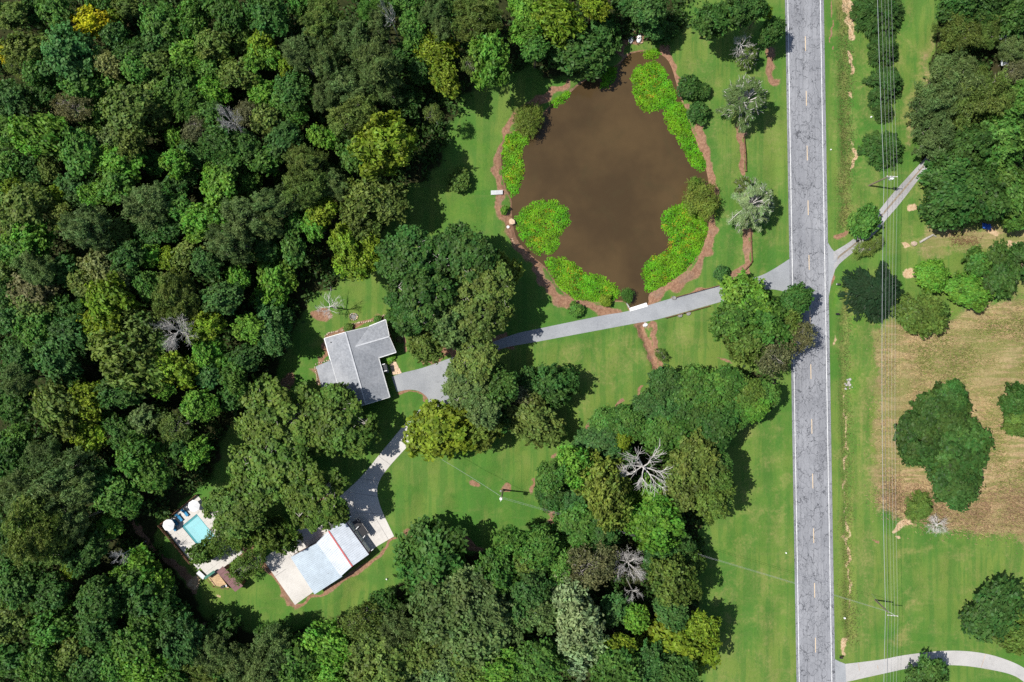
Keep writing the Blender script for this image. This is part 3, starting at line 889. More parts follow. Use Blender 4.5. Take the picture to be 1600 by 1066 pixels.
# ------------------------------------------------------------------ the metal-roofed barn
b3 = lambda a, b, z: P(390+a/5.714, 780+b/5.714, z)
barn = thing('barn', P(522,870), 'long barn with white and blue-grey metal roofs and a red ridge stripe', 'barn')
e1, r1 = 3.25, 4.15
A_, B_, S_, W_ = b3(845,190,e1), b3(1065,495,e1), b3(815,690,e1), b3(600,390,e1)
Ra, Rb = b3(705,285,r1), b3(917,600,r1)
def panels(a0, a1, b0, b1, n, mat, name='roof_panel'):
    """n side-by-side sheets: from edge a0-a1 down to edge b0-b1, each with a raised seam"""
    for k in range(n):
        t0, t1 = k/n, (k+1)/n-.003
        p = [a0.lerp(a1, t0), a0.lerp(a1, t1), b0.lerp(b1, t1), b0.lerp(b1, t0)]
        lift = Vector((0, 0, .012*(k % 2)))
        o = obj(name, MB().slab([x+lift for x in p], .06), mat, barn)
        for s in (0, .5):
            u = t0+(t1-t0)*s
            mb = MB().bar(a0.lerp(a1, u)+lift+Vector((0, 0, .035)), b0.lerp(b1, u)+lift+Vector((0, 0, .035)), .07, .07)
            obj('seam', mb, mat, o)
panels(Ra, Rb, A_, B_, 10, M['roof_white'])
panels(Ra, Rb, W_, S_, 10, M['roof_white'])
obj('ridge_cap', MB().bar(Ra+up, Rb+up, .32, .09), M['red_metal'], barn)
c0, c1, c2, c3 = b3(606,392,3.0), b3(828,692,3.0), b3(580,852,2.55), b3(366,520,2.55)
panels(c0, c1, c3, c2, 12, M['roof_blue'])
g = (A_+B_)/2
out = Vector(((B_-A_).y, -(B_-A_).x, 0)).normalized()
if out.dot(g-P(522,870)) < 0: out = -out
rg = [A_-out*.02, B_-out*.02, S_, W_]
flat = lambda p, z: Vector((p.x, p.y, z))
obj('wall', walls(MB(), [flat(A_, 0), flat(B_, 0), flat(S_.lerp(B_, .04), 0), flat(W_.lerp(A_, .04), 0)], e1-.08), M['maroon'], barn)
obj('wall', walls(MB(), [flat(c0, 0), flat(c1.lerp(c0, .04), 0), flat(c2.lerp(c1, .06).lerp(c3, .04), 0), flat(c3.lerp(c0, .06), 0)], 2.5), M['roof_brown'], barn)
for i, t in enumerate((.22, .52, .82)):
    m = A_.lerp(B_, t)+out*.03
    ang = math.atan2((B_-A_).y, (B_-A_).x)
    d = obj('roller_door', MB().box((m.x, m.y, 1.25), (2.6, .08, 2.4), ang), M['white'], barn)
# dark awnings along two sides
obj('awning', MB().slab([b3(915,205,2.35), b3(972,176,2.2), b3(1064,308,2.2), b3(1014,346,2.35)], .08), M['black'], barn)  # tree shade is put into this awning's black colour
obj('awning', MB().slab([b3(692,242,2.5), b3(880,105,2.5), b3(912,150,2.6), b3(850,192,2.75), b3(705,292,2.75)], .08), M['charcoal'], barn)
for a, b in (((884,168),(908,150)), ((948,270),(972,244)), ((1012,348),(1030,325)), ((1085,462),(1104,446))):
    obj('bracket', MB().bar(b3(*a, 2.95), b3(*b, 2.85), .12, .12), M['white'], barn)
for a, b in ((972,182), (1060,300), (884,112), (700,240)):
    obj('awning_post', MB().box(b3(a, b, 1.15)+Vector((0, 0, 0)), (.12, .12, 2.3)), M['grey_metal'], barn)
obj('roof_vent', MB().tube([b3(698,665,2.7), b3(698,665,3.0)], .09, 8), M['grey_metal'], barn)

# ------------------------------------------------------------------ pool, its paving and furniture
pl = bpy.data.objects.new('pool_paving', None); C.objects.link(pl); pl['kind'] = 'structure'; pl.location = PO
def prect(u0, u1, v0, v1, z, th, name, mat, parent):
    return obj(name, MB().slab([pool(u0, v0, z), pool(u1, v0, z), pool(u1, v1, z), pool(u0, v1, z)], th), mat, parent)
for u0, u1, v0, v1 in ((-3.1, 0, -2.8, 7.7), (POOL_L, POOL_L+3.4, -2.8, 7.0), (0, POOL_L, POOL_W, 7.7), (0, POOL_L, -2.8, 0)):
    nu, nv = max(1, round((u1-u0)/2.2)), max(1, round((v1-v0)/2.2))
    for i in range(nu):
        for j in range(nv):
            a, b = u0+(u1-u0)*i/nu, u0+(u1-u0)*(i+1)/nu
            c_, d_ = v0+(v1-v0)*j/nv, v0+(v1-v0)*(j+1)/nv
            prect(a+.012, b-.012, c_+.012, d_-.012, .12+rnd.uniform(-.004, .004), .25, 'paving_slab', M['concrete'], pl)
pool_o = thing('swimming_pool', PO, 'turquoise swimming pool with rim of dark tile and painted shade by the blue sun beds', 'pool')
mb = MB()
for (a, b) in (((0, 0), (POOL_L, 0)), ((POOL_L, 0), (POOL_L, POOL_W)), ((POOL_L, POOL_W), (0, POOL_W)), ((0, POOL_W), (0, 0))):
    mb.add([pool(*a, -1.5), pool(*b, -1.5), pool(*b, -.05), pool(*a, -.05)], [(0, 1, 2, 3)])
mb.add([pool(0, 0, -1.5), pool(POOL_L, 0, -1.5), pool(POOL_L, POOL_W, -1.5), pool(0, POOL_W, -1.5)], [(0, 1, 2, 3)])
obj('basin', mb, M['pool_liner'], pool_o)
for (u0, u1, v0, v1) in ((0, POOL_L, 0, .16), (0, POOL_L, POOL_W-.42, POOL_W), (0, .48, .16, POOL_W-.42), (POOL_L-.16, POOL_L, .16, POOL_W-.42)):  # the two wider strips paint the shade of coping and step as tile
    prect(u0, u1, v0, v1, .02, .10, 'rim_tile_shade', M['pool_tile_shade'], pool_o)
prect(.48, POOL_L-.16, .16, POOL_W-.42, 0.0, .02, 'water', M['pool_water'], pool_o)
prect(.48, 1.4, .9, POOL_W-1.0, -.35, .8, 'step', M['white'], pool_o)

def umbrella(px, py, r, label, group):
    o = thing('patio_umbrella', P(px, py, 2.3)*1, label, 'umbrella', group)
    o.location.z = 0
    x, y = o.location.x, o.location.y
    mb = MB()
    n = 8
    vs = [Vector((x, y, 2.62))]+[Vector((x+math.cos(k*math.pi/4+.2)*r, y+math.sin(k*math.pi/4+.2)*r, 2.12)) for k in range(n)]
    vs += [v-Vector((0, 0, .03)) for v in vs]
    mb.add(vs, [(0, 1+k, 1+(k+1) % n) for k in range(n)]+[(n+1, n+2+(k+1) % n, n+2+k) for k in range(n)]+[(1+k, n+2+k, n+2+(k+1) % n, 1+(k+1) % n) for k in range(n)])
    obj('canopy', mb, M['white_cloth'], o)
    for k in range(n):
        a = k*math.pi/4+.2
        obj('rib', MB().tube([Vector((x, y, 2.55)), Vector((x+math.cos(a)*r, y+math.sin(a)*r, 2.08))], .015, 5), M['grey_metal'], o)
    obj('pole', MB().tube([Vector((x, y, .12)), Vector((x, y, 2.7))], .03, 8), M['grey_metal'], o)
    obj('base', MB().tube([Vector((x, y, .12)), Vector((x, y, .22))], .28, 12), M['dark_metal'], o)
umbrella(302.5, 791, 1.35, 'white patio umbrella at the top end of the sun bed row', 'white umbrellas by the pool')
umbrella(262.8, 821, 1.35, 'white patio umbrella at the outer corner of the pool paving', 'white umbrellas by the pool')

LB = ['blue sun lounger nearest the upper white umbrella', 'blue sun lounger second from the upper white umbrella', 'blue sun lounger third from the upper white umbrella', 'blue sun lounger half hidden by the corner umbrella']
for k, (px, py) in enumerate(((290.7, 800.5), (281.8, 808.2), (275, 815), (272.4, 823.4))):
    c = P(px, py)
    dv = PU if k < 3 else PV
    ang = math.atan2(PU.y, PU.x)
    o = thing('sun_lounger', Vector((c.x, c.y, .12)), LB[k], 'sun lounger', 'blue sun loungers by the pool')
    ax, ay = Vector((math.cos(ang), math.sin(ang), 0)), Vector((-math.sin(ang), math.cos(ang), 0))
    base = Vector((c.x, c.y, 0))
    fr = MB()
    for s in (-1, 1):
        fr.bar(base+ax*-.95+ay*(s*.33)+Vector((0, 0, .45)), base+ax*.95+ay*(s*.33)+Vector((0, 0, .45)), .05, .05)
    obj('frame', fr, M['dark_metal'], o)
    for sx in (-.8, .8):
        for sy in (-.3, .3):
            pz = base+ax*sx+ay*sy
            obj('leg', MB().box((pz.x, pz.y, .28), (.05, .05, .33), ang), M['dark_metal'], o)
    m = base+ax*.28
    obj('seat', MB().box((m.x, m.y, .52), (1.25, .62, .10), ang), M['blue_cloth'], o)
    a0, a1 = base+ax*-.36+Vector((0, 0, .54)), base+ax*-.98+Vector((0, 0, .98))
    obj('backrest', MB().bar(a0, a1, .62, .10), M['blue_cloth'], o)
# chair further along the paving
c = P(305.5, 876.8)
o = thing('pool_chair', Vector((c.x, c.y, .12)), 'blue garden chair at the lower corner of the pool paving', 'chair')
obj('seat', MB().box((c.x, c.y, .52), (.6, .6, .08), .7), M['tarp'], o)
obj('backrest', MB().box((c.x-.2, c.y+.25, .85), (.6, .09, .6), .7), M['tarp'], o)
for sx in (-.22, .22):
    for sy in (-.22, .22):
        obj('leg', MB().box((c.x+sx, c.y+sy, .3), (.05, .05, .36), .7), M['dark_metal'], o)

def board_fence(name, pts, hgt, label, mat, step=.62, cat='fence'):
    o = thing(name, pts[0], label, cat)
    for i in range(len(pts)-1):
        a, b = pts[i], pts[i+1]
        n = max(2, int((b-a).length/step))
        ang = math.atan2((b-a).y, (b-a).x)
        for k in range(n):
            m = a.lerp(b, (k+.5)/n)
            hh = hgt*rnd.uniform(.96, 1.04)
            obj('board', MB().box((m.x+rnd.uniform(-.015, .015), m.y+rnd.uniform(-.015, .015), hh/2), ((b-a).length/n*.93, .05, hh), ang), mat, o)
        for z in (hgt*.3, hgt*.85):
            m = (a+b)/2
            obj('rail', MB().bar(a+Vector((0, 0, z))+Vector((-math.sin(ang), math.cos(ang), 0))*.07, b+Vector((0, 0, z))+Vector((-math.sin(ang), math.cos(ang), 0))*.07, .08, .10), mat, o)
        nn = max(1, int((b-a).length/2.4))
        for k in range(nn+1):
            m = a.lerp(b, k/nn)+Vector((-math.sin(ang), math.cos(ang), 0))*.12
            obj('post', MB().box((m.x, m.y, hgt*.55), (.12, .12, hgt*1.1), ang), mat, o)
board_fence('board_fence', [pool(-3.3, -3.0), pool(-3.3, 7.9), pool(7.6, 7.9)], 1.2, 'brown board fence round the outer sides of the pool paving', M['brown_wood'])

sh = thing('pool_shed', P(359, 908), 'small shed with a maroon ribbed roof beside the deck', 'shed')
z2 = lambda a, b, z: P(240+a/5.92, 760+b/5.92, z)
s0, s1, s2, s3 = z2(640,740,2.9), z2(828,922,2.9), z2(755,978,2.4), z2(583,792,2.4)
for k in range(6):
    t0, t1 = k/6, (k+1)/6-.006
    p_ = obj('roof_panel', MB().slab([s0.lerp(s1, t0), s0.lerp(s1, t1), s3.lerp(s2, t1), s3.lerp(s2, t0)], .06), M['roof_brown'], sh)
    obj('seam', MB().bar(s0.lerp(s1, t0)+up, s3.lerp(s2, t0)+up, .05, .05), M['roof_brown'], p_)
ins = inset([flat(s0, 0), flat(s1, 0), flat(s2, 0), flat(s3, 0)], .3)
obj('wall', walls(MB(), ins, 2.38), M['brown_wood'], sh)
ds = ins[3].lerp(ins[2], .5)
obj('door', MB().box((ds.x, ds.y, 1.0), (.9, .1, 1.95), math.atan2((s2-s3).y, (s2-s3).x)), M['tan_wood'], sh)
dk = thing('timber_deck', P(339, 906), 'pale timber deck in front of the maroon-roofed shed', 'deck')
d0, d1, d2, d3 = z2(500,842,.35), z2(592,800,.35), z2(700,945,.35), z2(560,922,.35)
for k in range(9):
    t0, t1 = k/9, (k+1)/9-.012
    obj('deck_board', MB().slab([d0.lerp(d3, t0), d1.lerp(d2, t0), d1.lerp(d2, t1), d0.lerp(d3, t1)], .08), M['tan_wood'], dk)
obj('deck_frame', MB().slab([v-Vector((0, 0, .09)) for v in inset([d0, d1, d2, d3], .1)], .24), M['brown_wood'], dk)
for a, b in ((d0, d3), (d3, d2)):
    obj('rail', MB().bar(a+Vector((0, 0, .75)), b+Vector((0, 0, .75)), .09, .09), M['brown_wood'], dk)
    for t in (.03, .5, .97):
        m = a.lerp(b, t)
        obj('post', MB().box((m.x, m.y, .62), (.09, .09, .9)), M['brown_wood'], dk)
gr = thing('barbecue_grill', z2(660,915,.35), 'dark barbecue grill standing on the timber deck', 'grill')
g = z2(660,915,0)
obj('lid', MB().tube([Vector((g.x-.45, g.y-.1, 1.15)), Vector((g.x+.35, g.y+.1, 1.15))], .28, 10), M['dark_metal'], gr)
obj('firebox', MB().box((g.x-.05, g.y, .98), (.85, .5, .22), .25), M['black'], gr)
obj('side_shelf', MB().box((g.x+.6, g.y+.17, 1.08), (.4, .45, .04), .25), M['grey_metal'], gr)
for sx in (-.35, .3):
    for sy in (-.18, .18):
        obj('leg', MB().box((g.x+sx, g.y+sy, .62), (.05, .05, .54)), M['dark_metal'], gr)
st = thing('storage_box', P(314,898.5), 'long grey storage box beside the deck', 'box')
obj('bin', MB().box(P(314,898.5,.32), (1.9, .8, .64), -.75), M['grey_stone'], st)
obj('lid', MB().box(P(314,898.5,.68), (1.98, .88, .07), -.75), M['grey_metal'], st)
gs = thing('green_screen', P(331,897.5), 'dark green slatted screen at the deck edge', 'screen')
sa_, sb_ = z2(500,830,0), z2(590,765,0)
for k in range(9):
    m = sa_.lerp(sb_, (k+.5)/9)
    obj('slat', MB().box((m.x, m.y, .95), ((sb_-sa_).length/9*.85, .06, 1.7), math.atan2((sb_-sa_).y, (sb_-sa_).x)), M['green_paint'], gs)
obj('rail', MB().bar(sa_+Vector((0, 0, 1.82)), sb_+Vector((0, 0, 1.82)), .55, .06), M['green_paint'], gs)

# ------------------------------------------------------------------ round the pond
pf = thing('plank_platform', P(777,300), 'narrow pale plank platform on the west bank of the pond', 'platform')
pa, pb = P(767,301.2,.45), P(785.5,300.3,.45)
for k in range(9):
    a, b = pa.lerp(pb, k/9), pa.lerp(pb, (k+.94)/9)
    s = Vector((0, .48, 0))
    obj('plank', MB().slab([a-s, b-s, b+s, a+s], .05), M['planks'], pf)
for s in (-.35, .35):
    obj('bearer', MB().bar(pa+Vector((0, s, -.12)), pb+Vector((0, s, -.12)), .08, .14), M['grey_wood'], pf)
    for t in (.08, .92):
        m = pa.lerp(pb, t)
        obj('leg', MB().box((m.x, m.y+s, .15), (.1, .1, .5)), M['grey_wood'], pf)

def boat(px, py, ang, label):
    c = P(px, py)
    o = thing('rowing_boat', Vector((c.x, c.y, .05)), label, 'boat', 'upturned boats at the pond head')
    mb = MB()
    n, m = 9, 7
    for i in range(n):
        t = i/(n-1)
        w = .62*(math.sin(math.pi*min(1, t*1.25+.18)*.5)**.8)*(1 if t < .5 else max(.03, math.cos((t-.5)*math.pi))**.6)
        for j in range(m):
            a = math.pi*j/(m-1)
            x = (t-.5)*1.9
            y, z = math.cos(a)*w, math.sin(a)**.7*.42+.03
            mb.v.append((c.x+x*math.cos(ang)-y*math.sin(ang), c.y+x*math.sin(ang)+y*math.cos(ang), z))
    for i in range(n-1):
        for j in range(m-1):
            k = i*m+j
            mb.f.append((k, k+1, k+m+1, k+m))
    mb.f.append(tuple(range(m)))
    obj('hull', mb, M['white'], o, smooth_=True)
    d = Vector((math.cos(ang), math.sin(ang), 0))
    obj('keel', MB().bar(c-d*.85+Vector((0, 0, .47)), c+d*.75+Vector((0, 0, .46)), .05, .05), M['grey_metal'], o)
    obj('transom', MB().box((c.x-d.x*.96, c.y-d.y*.96, .2), (.05, 1.0, .34), ang), M['black'], o)
boat(985.5, 62, R(85), 'white upturned boat at the head of the pond, clear of the leaves')
boat(998.5, 61, R(80), 'white upturned boat at the head of the pond, partly under leaves')
o = obj('log', MB().tube([P(1000,67.6,.12), P(1004,66.6,.12)], .14, 7), M['pale_stone'], origin=P(1002,67)); tag(o, 'short pale log lying in front of the white boats', 'log')

hw = thing('culvert_headwall', P(997,479), 'white concrete culvert headwall between the pond and the driveway', 'headwall')
obj('cap_slab', MB().slab([P(983.6,481.4,.18), P(1010,473,.18), P(1012.5,478.8,.18), P(984.5,486.8,.18)], .9), M['white'], hw)
obj('wing_wall', MB().bar(P(983,481,-.1), P(979,474,-.3), .25, .6), M['old_concrete'], hw)
co_ = thing('culvert_outlet', P(1008,507.5), 'small white concrete culvert outlet below the driveway', 'culvert')
obj('head_block', MB().box(P(1008,508,.05), (1.0, .45, .5), .3), M['white'], co_)
obj('pipe', MB().tube([P(1008,504,-.15), P(1009,511,-.25)], .3, 10), M['old_concrete'], co_)

def rail_fence(name, pix, label):
    pts = [P(*p) for p in pix]
    o = thing(name, pts[0], label, 'fence', None)
    for i in range(len(pts)-1):
        a, b = pts[i], pts[i+1]
        n = max(1, round((b-a).length/2.4))
        ang = math.atan2((b-a).y, (b-a).x)
        for k in range(n):
            p0, p1 = a.lerp(b, k/n), a.lerp(b, (k+1)/n)
            obj('post', MB().box((p0.x, p0.y, .42), (.16, .16, .9), ang), M['brown_wood'], o)
            for z in (.35, .68):
                obj('rail', MB().bar(p0+Vector((0, 0, z+rnd.uniform(-.03, .03))), p1+Vector((0, 0, z+rnd.uniform(-.03, .03))), .13, .12), M['brown_wood'], o)
        obj('post', MB().box((b.x, b.y, .42), (.16, .16, .9), ang), M['brown_wood'], o)
rail_fence('rail_fence', [(1056,464.5),(1098,453),(1143,441),(1171,414),(1174,409),(1172,362)], 'brown post and rail fence between the driveway and the pond lawn')
rail_fence('rail_fence', [(1040,497),(1068,489.5),(1107,478.5)], 'short brown rail fence along the lower side of the driveway')
rail_fence('rail_fence', [(1164.5,268),(1163.5,240),(1161.5,216)], 'brown rail fence between the two grey-green pines by the road')
SL = ['grey boulder at the pond end of the driveway fence', 'grey boulder by the lower driveway fence, nearer the culvert', 'grey boulder by the lower driveway fence, nearer the road', 'white stone on the muddy west bank of the pond', 'cream boulder on the muddy west bank of the pond']
for (px, py, r, mt), lb in zip(((1053,466,.55,'grey_stone'), (1062.5,493,.55,'grey_stone'), (1075.5,490,.6,'grey_stone'), (794,355,.42,'white'), (800,347,.85,'pale_stone')), SL):
    o = obj('boulder', stone_mb(P(px, py, -.03), r, r*.8, rnd, 8), M[mt], origin=P(px, py)); tag(o, lb, 'boulder')
o = thing('rubble_heap', P(1325,602), 'scattered pale grey rubble on the verge beside the road', 'rubble')
for k in range(11):
    obj('rubble_stone', stone_mb(P(1325+rnd.gauss(0, 3), 602+rnd.gauss(0, 3.5), 0), rnd.uniform(.12, .38), .22, rnd, 6), M['old_concrete' if k % 2 else 'grey_wood'], o)
o = thing('stone_wall', P(790,362), 'row of pale rocks along the muddy west bank', 'rocks')
for k in range(14):
    u = k/13
    obj('rock', stone_mb(P(790+u*10+rnd.uniform(-2, 2), 354+u*26+rnd.uniform(-2, 2), 0), rnd.uniform(.12, .3), .2, rnd, 6), M['pale_stone'], o)

# ------------------------------------------------------------------ roadside
def mailbox(px, py, label, mt):
    c = P(px, py)
    o = thing('mailbox', c, label, 'mailbox', 'mailboxes on the verge')
    obj('post', MB().box((c.x, c.y, .5), (.1, .1, 1.0)), M['pole_wood'], o)
    mb = MB()
    n = 9
    for e in (-.34, .34):
        for k in range(n):
            a = math.pi*k/(n-1)
            mb.v.append((c.x+e, c.y+math.cos(a)*.2, 1.12+max(0, math.sin(a))*.2))
        mb.v += [(c.x+e, c.y-.2, 1.0), (c.x+e, c.y+.2, 1.0)]
    t = n+2
    mb.f = [(i, (i+1) % t, t+(i+1) % t, t+i) for i in range(t)]+[tuple(range(t)), tuple(range(2*t-1, t-1, -1))]
    obj('box', mb, M[mt], o)
    obj('flag', MB().box((c.x+.1, c.y+.23, 1.25), (.2, .03, .12)), M['red_metal'], o)
    obj('door', MB().box((c.x-.36, c.y, 1.14), (.03, .34, .24)), M['white'] if mt != 'black' else M['black'], o)
mailbox(1306.8, 444.8, 'dark mailbox with a white door on the verge below the gravel track', 'dark_metal')
mailbox(1311.5, 1025, 'black mailbox on the verge above the concrete lane', 'black')
mailbox(1305.5, 491, 'small dark mailbox on the verge beside the very dark cedar', 'black')

def small(name, px, py, r, mt, label, cat):
    o = obj(name, stone_mb(P(px, py, 0), r, .25, rnd, 6), M[mt], origin=P(px, py)); tag(o, label, cat)
small('marker_stone', 1319.5, 966, .26, 'white', 'small white stone on the verge level with the lower road pole', 'stone')
small('paper_scrap', 1298, 234, .18, 'white', 'white scrap of litter at the road edge by the upper verge', 'litter')
small('paper_scrap', 1361, 183, .22, 'white', 'white scrap on the grass beside the row of cedars', 'litter')
small('paper_scrap', 604, 905, .2, 'white', 'white scrap on the lawn below the barn', 'litter')
small('paper_scrap', 1228, 864, .2, 'white', 'white scrap on the grass at the road edge', 'litter')

# round lid and digging on the lawn
sl = thing('septic_lid', P(641,835.5), 'pale mint round septic lid in the bare dirt beside the barn', 'lid')
obj('riser', MB().tube([P(641,835.5,-.05), P(641,835.5,.22)], .36, 16), M['grey_stone'], sl)
obj('lid', MB().tube([P(641,835.5,.22), P(641,835.5,.30)], .40, 16), M['mint'], sl)

# blue tarp, log and rubble beside the eastern trees
mb = MB()
n = 7
rr = random.Random(5)
c = P(1541.5,354)
for i in range(n):
    for j in range(n):
        u, v = i/(n-1)-.5, j/(n-1)-.5
        mb.v.append((c.x+u*1.9+rr.uniform(-.12, .12), c.y+v*1.2+rr.uniform(-.1, .1)-u*.35, .05+max(0, .55-1.6*(u*u+v*v))+rr.uniform(-.07, .07)))
for i in range(n-1):
    for j in range(n-1):
        k = i*n+j
        mb.f.append((k, k+n, k+n+1, k+1))
o = obj('tarp', mb, M['tarp'], origin=c); tag(o, 'crumpled blue tarp at the foot of the eastern trees', 'tarp')
lg = thing('fallen_log', P(1448,373), 'grey fallen log lying in the dry grass below the gravel track', 'log')
obj('trunk', MB().tube([P(1437,379,.22), P(1447,373,.26), P(1458,367,.25), P(1463,370,.2)], [.24, .26, .22, .12], 9), M['grey_wood'], lg)
obj('root_plate', stone_mb(P(1428,381,0), .7, .5, rnd, 8), M['stone'], lg)
lg2 = thing('brush_pile', P(1505,375), 'low pile of brown brushwood in the dry grass by the eastern trees', 'brush pile')
mb = MB()
for k in range(120):
    a = rr.uniform(0, 6.28); c = P(1505+rr.gauss(0, 14), 375+rr.gauss(0, 6), rr.uniform(.05, .4))
    d = Vector((math.cos(a), math.sin(a), rr.uniform(-.15, .15)))*rr.uniform(.3, .9)
    mb.tube([c-d, c+d], [.03, .015], 4, False)
tag(obj('twigs', mb, M['brown_wood'], lg2), kind='stuff')
sp = thing('tin_roof_shelter', P(1563,70), 'white tin roofed shelter glimpsed between the top right trees', 'shelter')
for k in range(6):
    a = P(1561+k*.6, 55+k*8, 3.0)
    obj('roof_sheet', MB().slab([a, a+Vector((2.6, -.1, .5)), a+Vector((2.7, -1.08, .5)), a+Vector((.1, -1.08, 0))], .05), M['roof_white'], sp)
for dx, dy in ((1562,56), (1566,100), (1578,56), (1582,100)):
    obj('post', MB().box(P(dx, dy, 1.45), (.14, .14, 2.9)), M['grey_wood'], sp)
DIRTS = None

# ------------------------------------------------------------------ poles and wires
def pole(name, base, top, hh, label, arms, group, lamp=False):
    b, t = P(*base), P(*top, hh)
    o = thing(name, b, label, 'utility pole', group)
    obj('shaft', MB().tube([b-Vector((0, 0, .2)), b.lerp(t, .5), t], [.19, .165, .13], 10), M['pole_wood'], o)
    return o, b, t
UG = 'utility poles carrying the wires'
p1, b1, t1 = pole('utility_pole', (1358,290), (1388.5,276), 9.6, 'wooden utility pole with white transformer above the gravel track', None, UG)
p2, b2, t2 = pole('utility_pole', (1368,938), (1388,957), 9.0, 'wooden utility pole on the lawn above the concrete lane', None, UG)
p3, b3_, t3 = pole('utility_pole', (786,765), (784,777.5), 9.6, 'wooden utility pole standing in bare dirt on the lower lawn', None, UG)
def crossarm(par, a, b):
    arm = obj('crossarm', MB().bar(a, b, .14, .16), M['grey_wood'], par)
    for t in (.03, .36, .66, .97):
        m = a.lerp(b, t)
        obj('insulator', MB().tube([m, m+Vector((0, 0, .16)), m+Vector((0, 0, .26))], [.05, .11, .05], 8), M['white'], arm)
crossarm(p1, P(1385.5,275.5,9.3), P(1402,276.5,9.3))
crossarm(p2, P(1386.5,961,8.9), P(1402.5,962.5,8.9))
tr = P(1392.5,278.7,8.2)
obj('transformer', MB().tube([tr-Vector((0, 0, .5)), tr+Vector((0, 0, .5)), tr+Vector((0, 0, .58))], [.38, .38, .2], 14), M['white'], p1)
obj('brace', MB().bar(b1.lerp(t1, .82), P(1398,276.5,9.25), .05, .05), M['grey_metal'], p1)
obj('brace', MB().bar(b2.lerp(t2, .82), P(1399,962,8.8), .05, .05), M['grey_metal'], p2)
tr = P(782.8,779.2,8.8)
obj('transformer', MB().tube([tr-Vector((0, 0, .4)), tr+Vector((0, 0, .4)), tr+Vector((0, 0, .5))], [.30, .30, .16], 14), M['white'], p3)
obj('brace', MB().bar(t3-Vector((0, 0, .2)), P(782,783.5,9.0), .07, .07), M['white'], p3)
obj('meter_box', MB().box(b3_+Vector((-.5, -.1, 1.2)), (.3, .3, .6)), M['grey_metal'], p3)
obj('meter_post', MB().tube([b3_+Vector((-.5, -.1, 0)), b3_+Vector((-.5, -.1, 2.0))], .06, 7), M['brown_wood'], p3)

def sag(a, b, s, n=22):
    out = []
    for k in range(n+1):
        t = k/n
        out.append(a.lerp(b, t)-Vector((0, 0, 4*s*t*(1-t))))
    return out
WG = 'wires strung along the road poles'
off0 = Vector((-0.35, 100.0, .2)); off2 = Vector((0.0, -100.0, .2))
names = ['wire nearest the road on the crossarms', 'second wire from the road on the crossarms', 'third wire from the road on the crossarms', 'wire farthest from the road on the crossarms']
for i, u in enumerate((.03, .36, .66, .97)):
    q1 = P(1385.5,275.5,9.3).lerp(P(1402,276.5,9.3), u)+Vector((0, 0, .32))
    q2 = P(1386.5,961,8.9).lerp(P(1402.5,962.5,8.9), u)+Vector((0, 0, .32))
    q0 = q1+Vector((-2.2, 98, .1)); q3 = q2+Vector((-.4, -98, .1))
    pts = sag(q0, q1, 1.1)+sag(q1, q2, 1.25)[1:]+sag(q2, q3, 1.1)[1:]
    o = obj('power_line', MB().tube(pts, .017 if i != 1 else .013, 5), M['wire'], origin=b1); tag(o, 'thin pale '+names[i], 'wire', WG)
q1, q2 = b1.lerp(t1, .74)+Vector((.16, 0, 0)), b2.lerp(t2, .74)+Vector((.16, 0, 0))
pts = sag(q1+Vector((-2.2, 98, 0)), q1, 1.2)+sag(q1, q2, 1.3)[1:]+sag(q2, q2+Vector((-.4, -98, 0)), 1.2)[1:]
o = obj('telephone_cable', MB().tube(pts, .036, 6), M['black_cable'], origin=b1); tag(o, 'thick grey cable slung below the crossarms along the road', 'cable')
def wires(a, b, s, label, r=.017, dz=0.0, group='wires crossing the lower lawn'):
    o = obj('service_wire', MB().tube(sag(a, b, s), r, 5), M['wire'], origin=Vector((a.x, a.y, 0))); tag(o, label, 'wire', group)
wires(t3+Vector((0, .10, .05)), t2+Vector((-.1, .25, -.1)), 1.2, 'upper of two thin wires from the lawn pole across the road')
wires(t3+Vector((0, -.30, -.5)), t2+Vector((-.1, -.05, -.9)), 1.2, 'lower of two thin wires from the lawn pole across the road')
wires(t3+Vector((-.1, .1, -.4)), P(690,718,7.0), .6, 'twisted wire from the lawn pole towards the house', .022)
guy = obj('guy_wire', MB().tube([t2-Vector((0, 0, .4)), P(1362,928,0)], .02, 5), M['wire'], origin=b2); tag(guy, 'guy wire anchoring the lower road pole to the lawn', 'wire')
# ------------------------------------------------------------------ plants: crowns are many separate leaves on lobes
def leaf_quads(c, n, size, aspect, rs, droop=0.25, tdir=None):
    """c centres, n normals; a bent rhombus each"""
    m = len(c)
    n = n/np.linalg.norm(n, axis=1, keepdims=True)
    r = rs.normal(size=(m, 3)) if tdir is None else tdir+rs.normal(size=(m, 3))*0.25
    t = r-n*(r*n).sum(1, keepdims=True)
    t /= np.linalg.norm(t, axis=1, keepdims=True)+1e-9
    b = np.cross(n, t)
    s = (size*rs.uniform(0.65, 1.3, m))[:, None]
    v = np.stack([c+t*s-n*s*droop, c+b*s*aspect, c-t*s-n*s*droop, c-b*s*aspect], 1)
    return v.reshape(-1, 3)

def finish(name, vs, tint, hue, mat):
    m = len(vs)//4
    f = np.arange(m*4).reshape(m, 4)
    return mesh_np(name, vs, f, mat, {'tint': ('FLOAT', np.repeat(tint, 4)), 'hue': ('FLOAT', np.repeat(hue, 4))})

def sphere_pts(k, rs, zmin):
    out = []
    tries = 0
    dmin = 1.6/math.sqrt(k)
    while len(out) < k and tries < 6000:
        tries += 1
        v = rs.normal(size=3); v /= np.linalg.norm(v)
        if v[2] < zmin: continue
        if all(np.dot(v-o, v-o) > dmin*dmin for o in out):
            out.append(v)
        elif tries % 40 == 0: dmin *= 0.96
    return np.array(out)

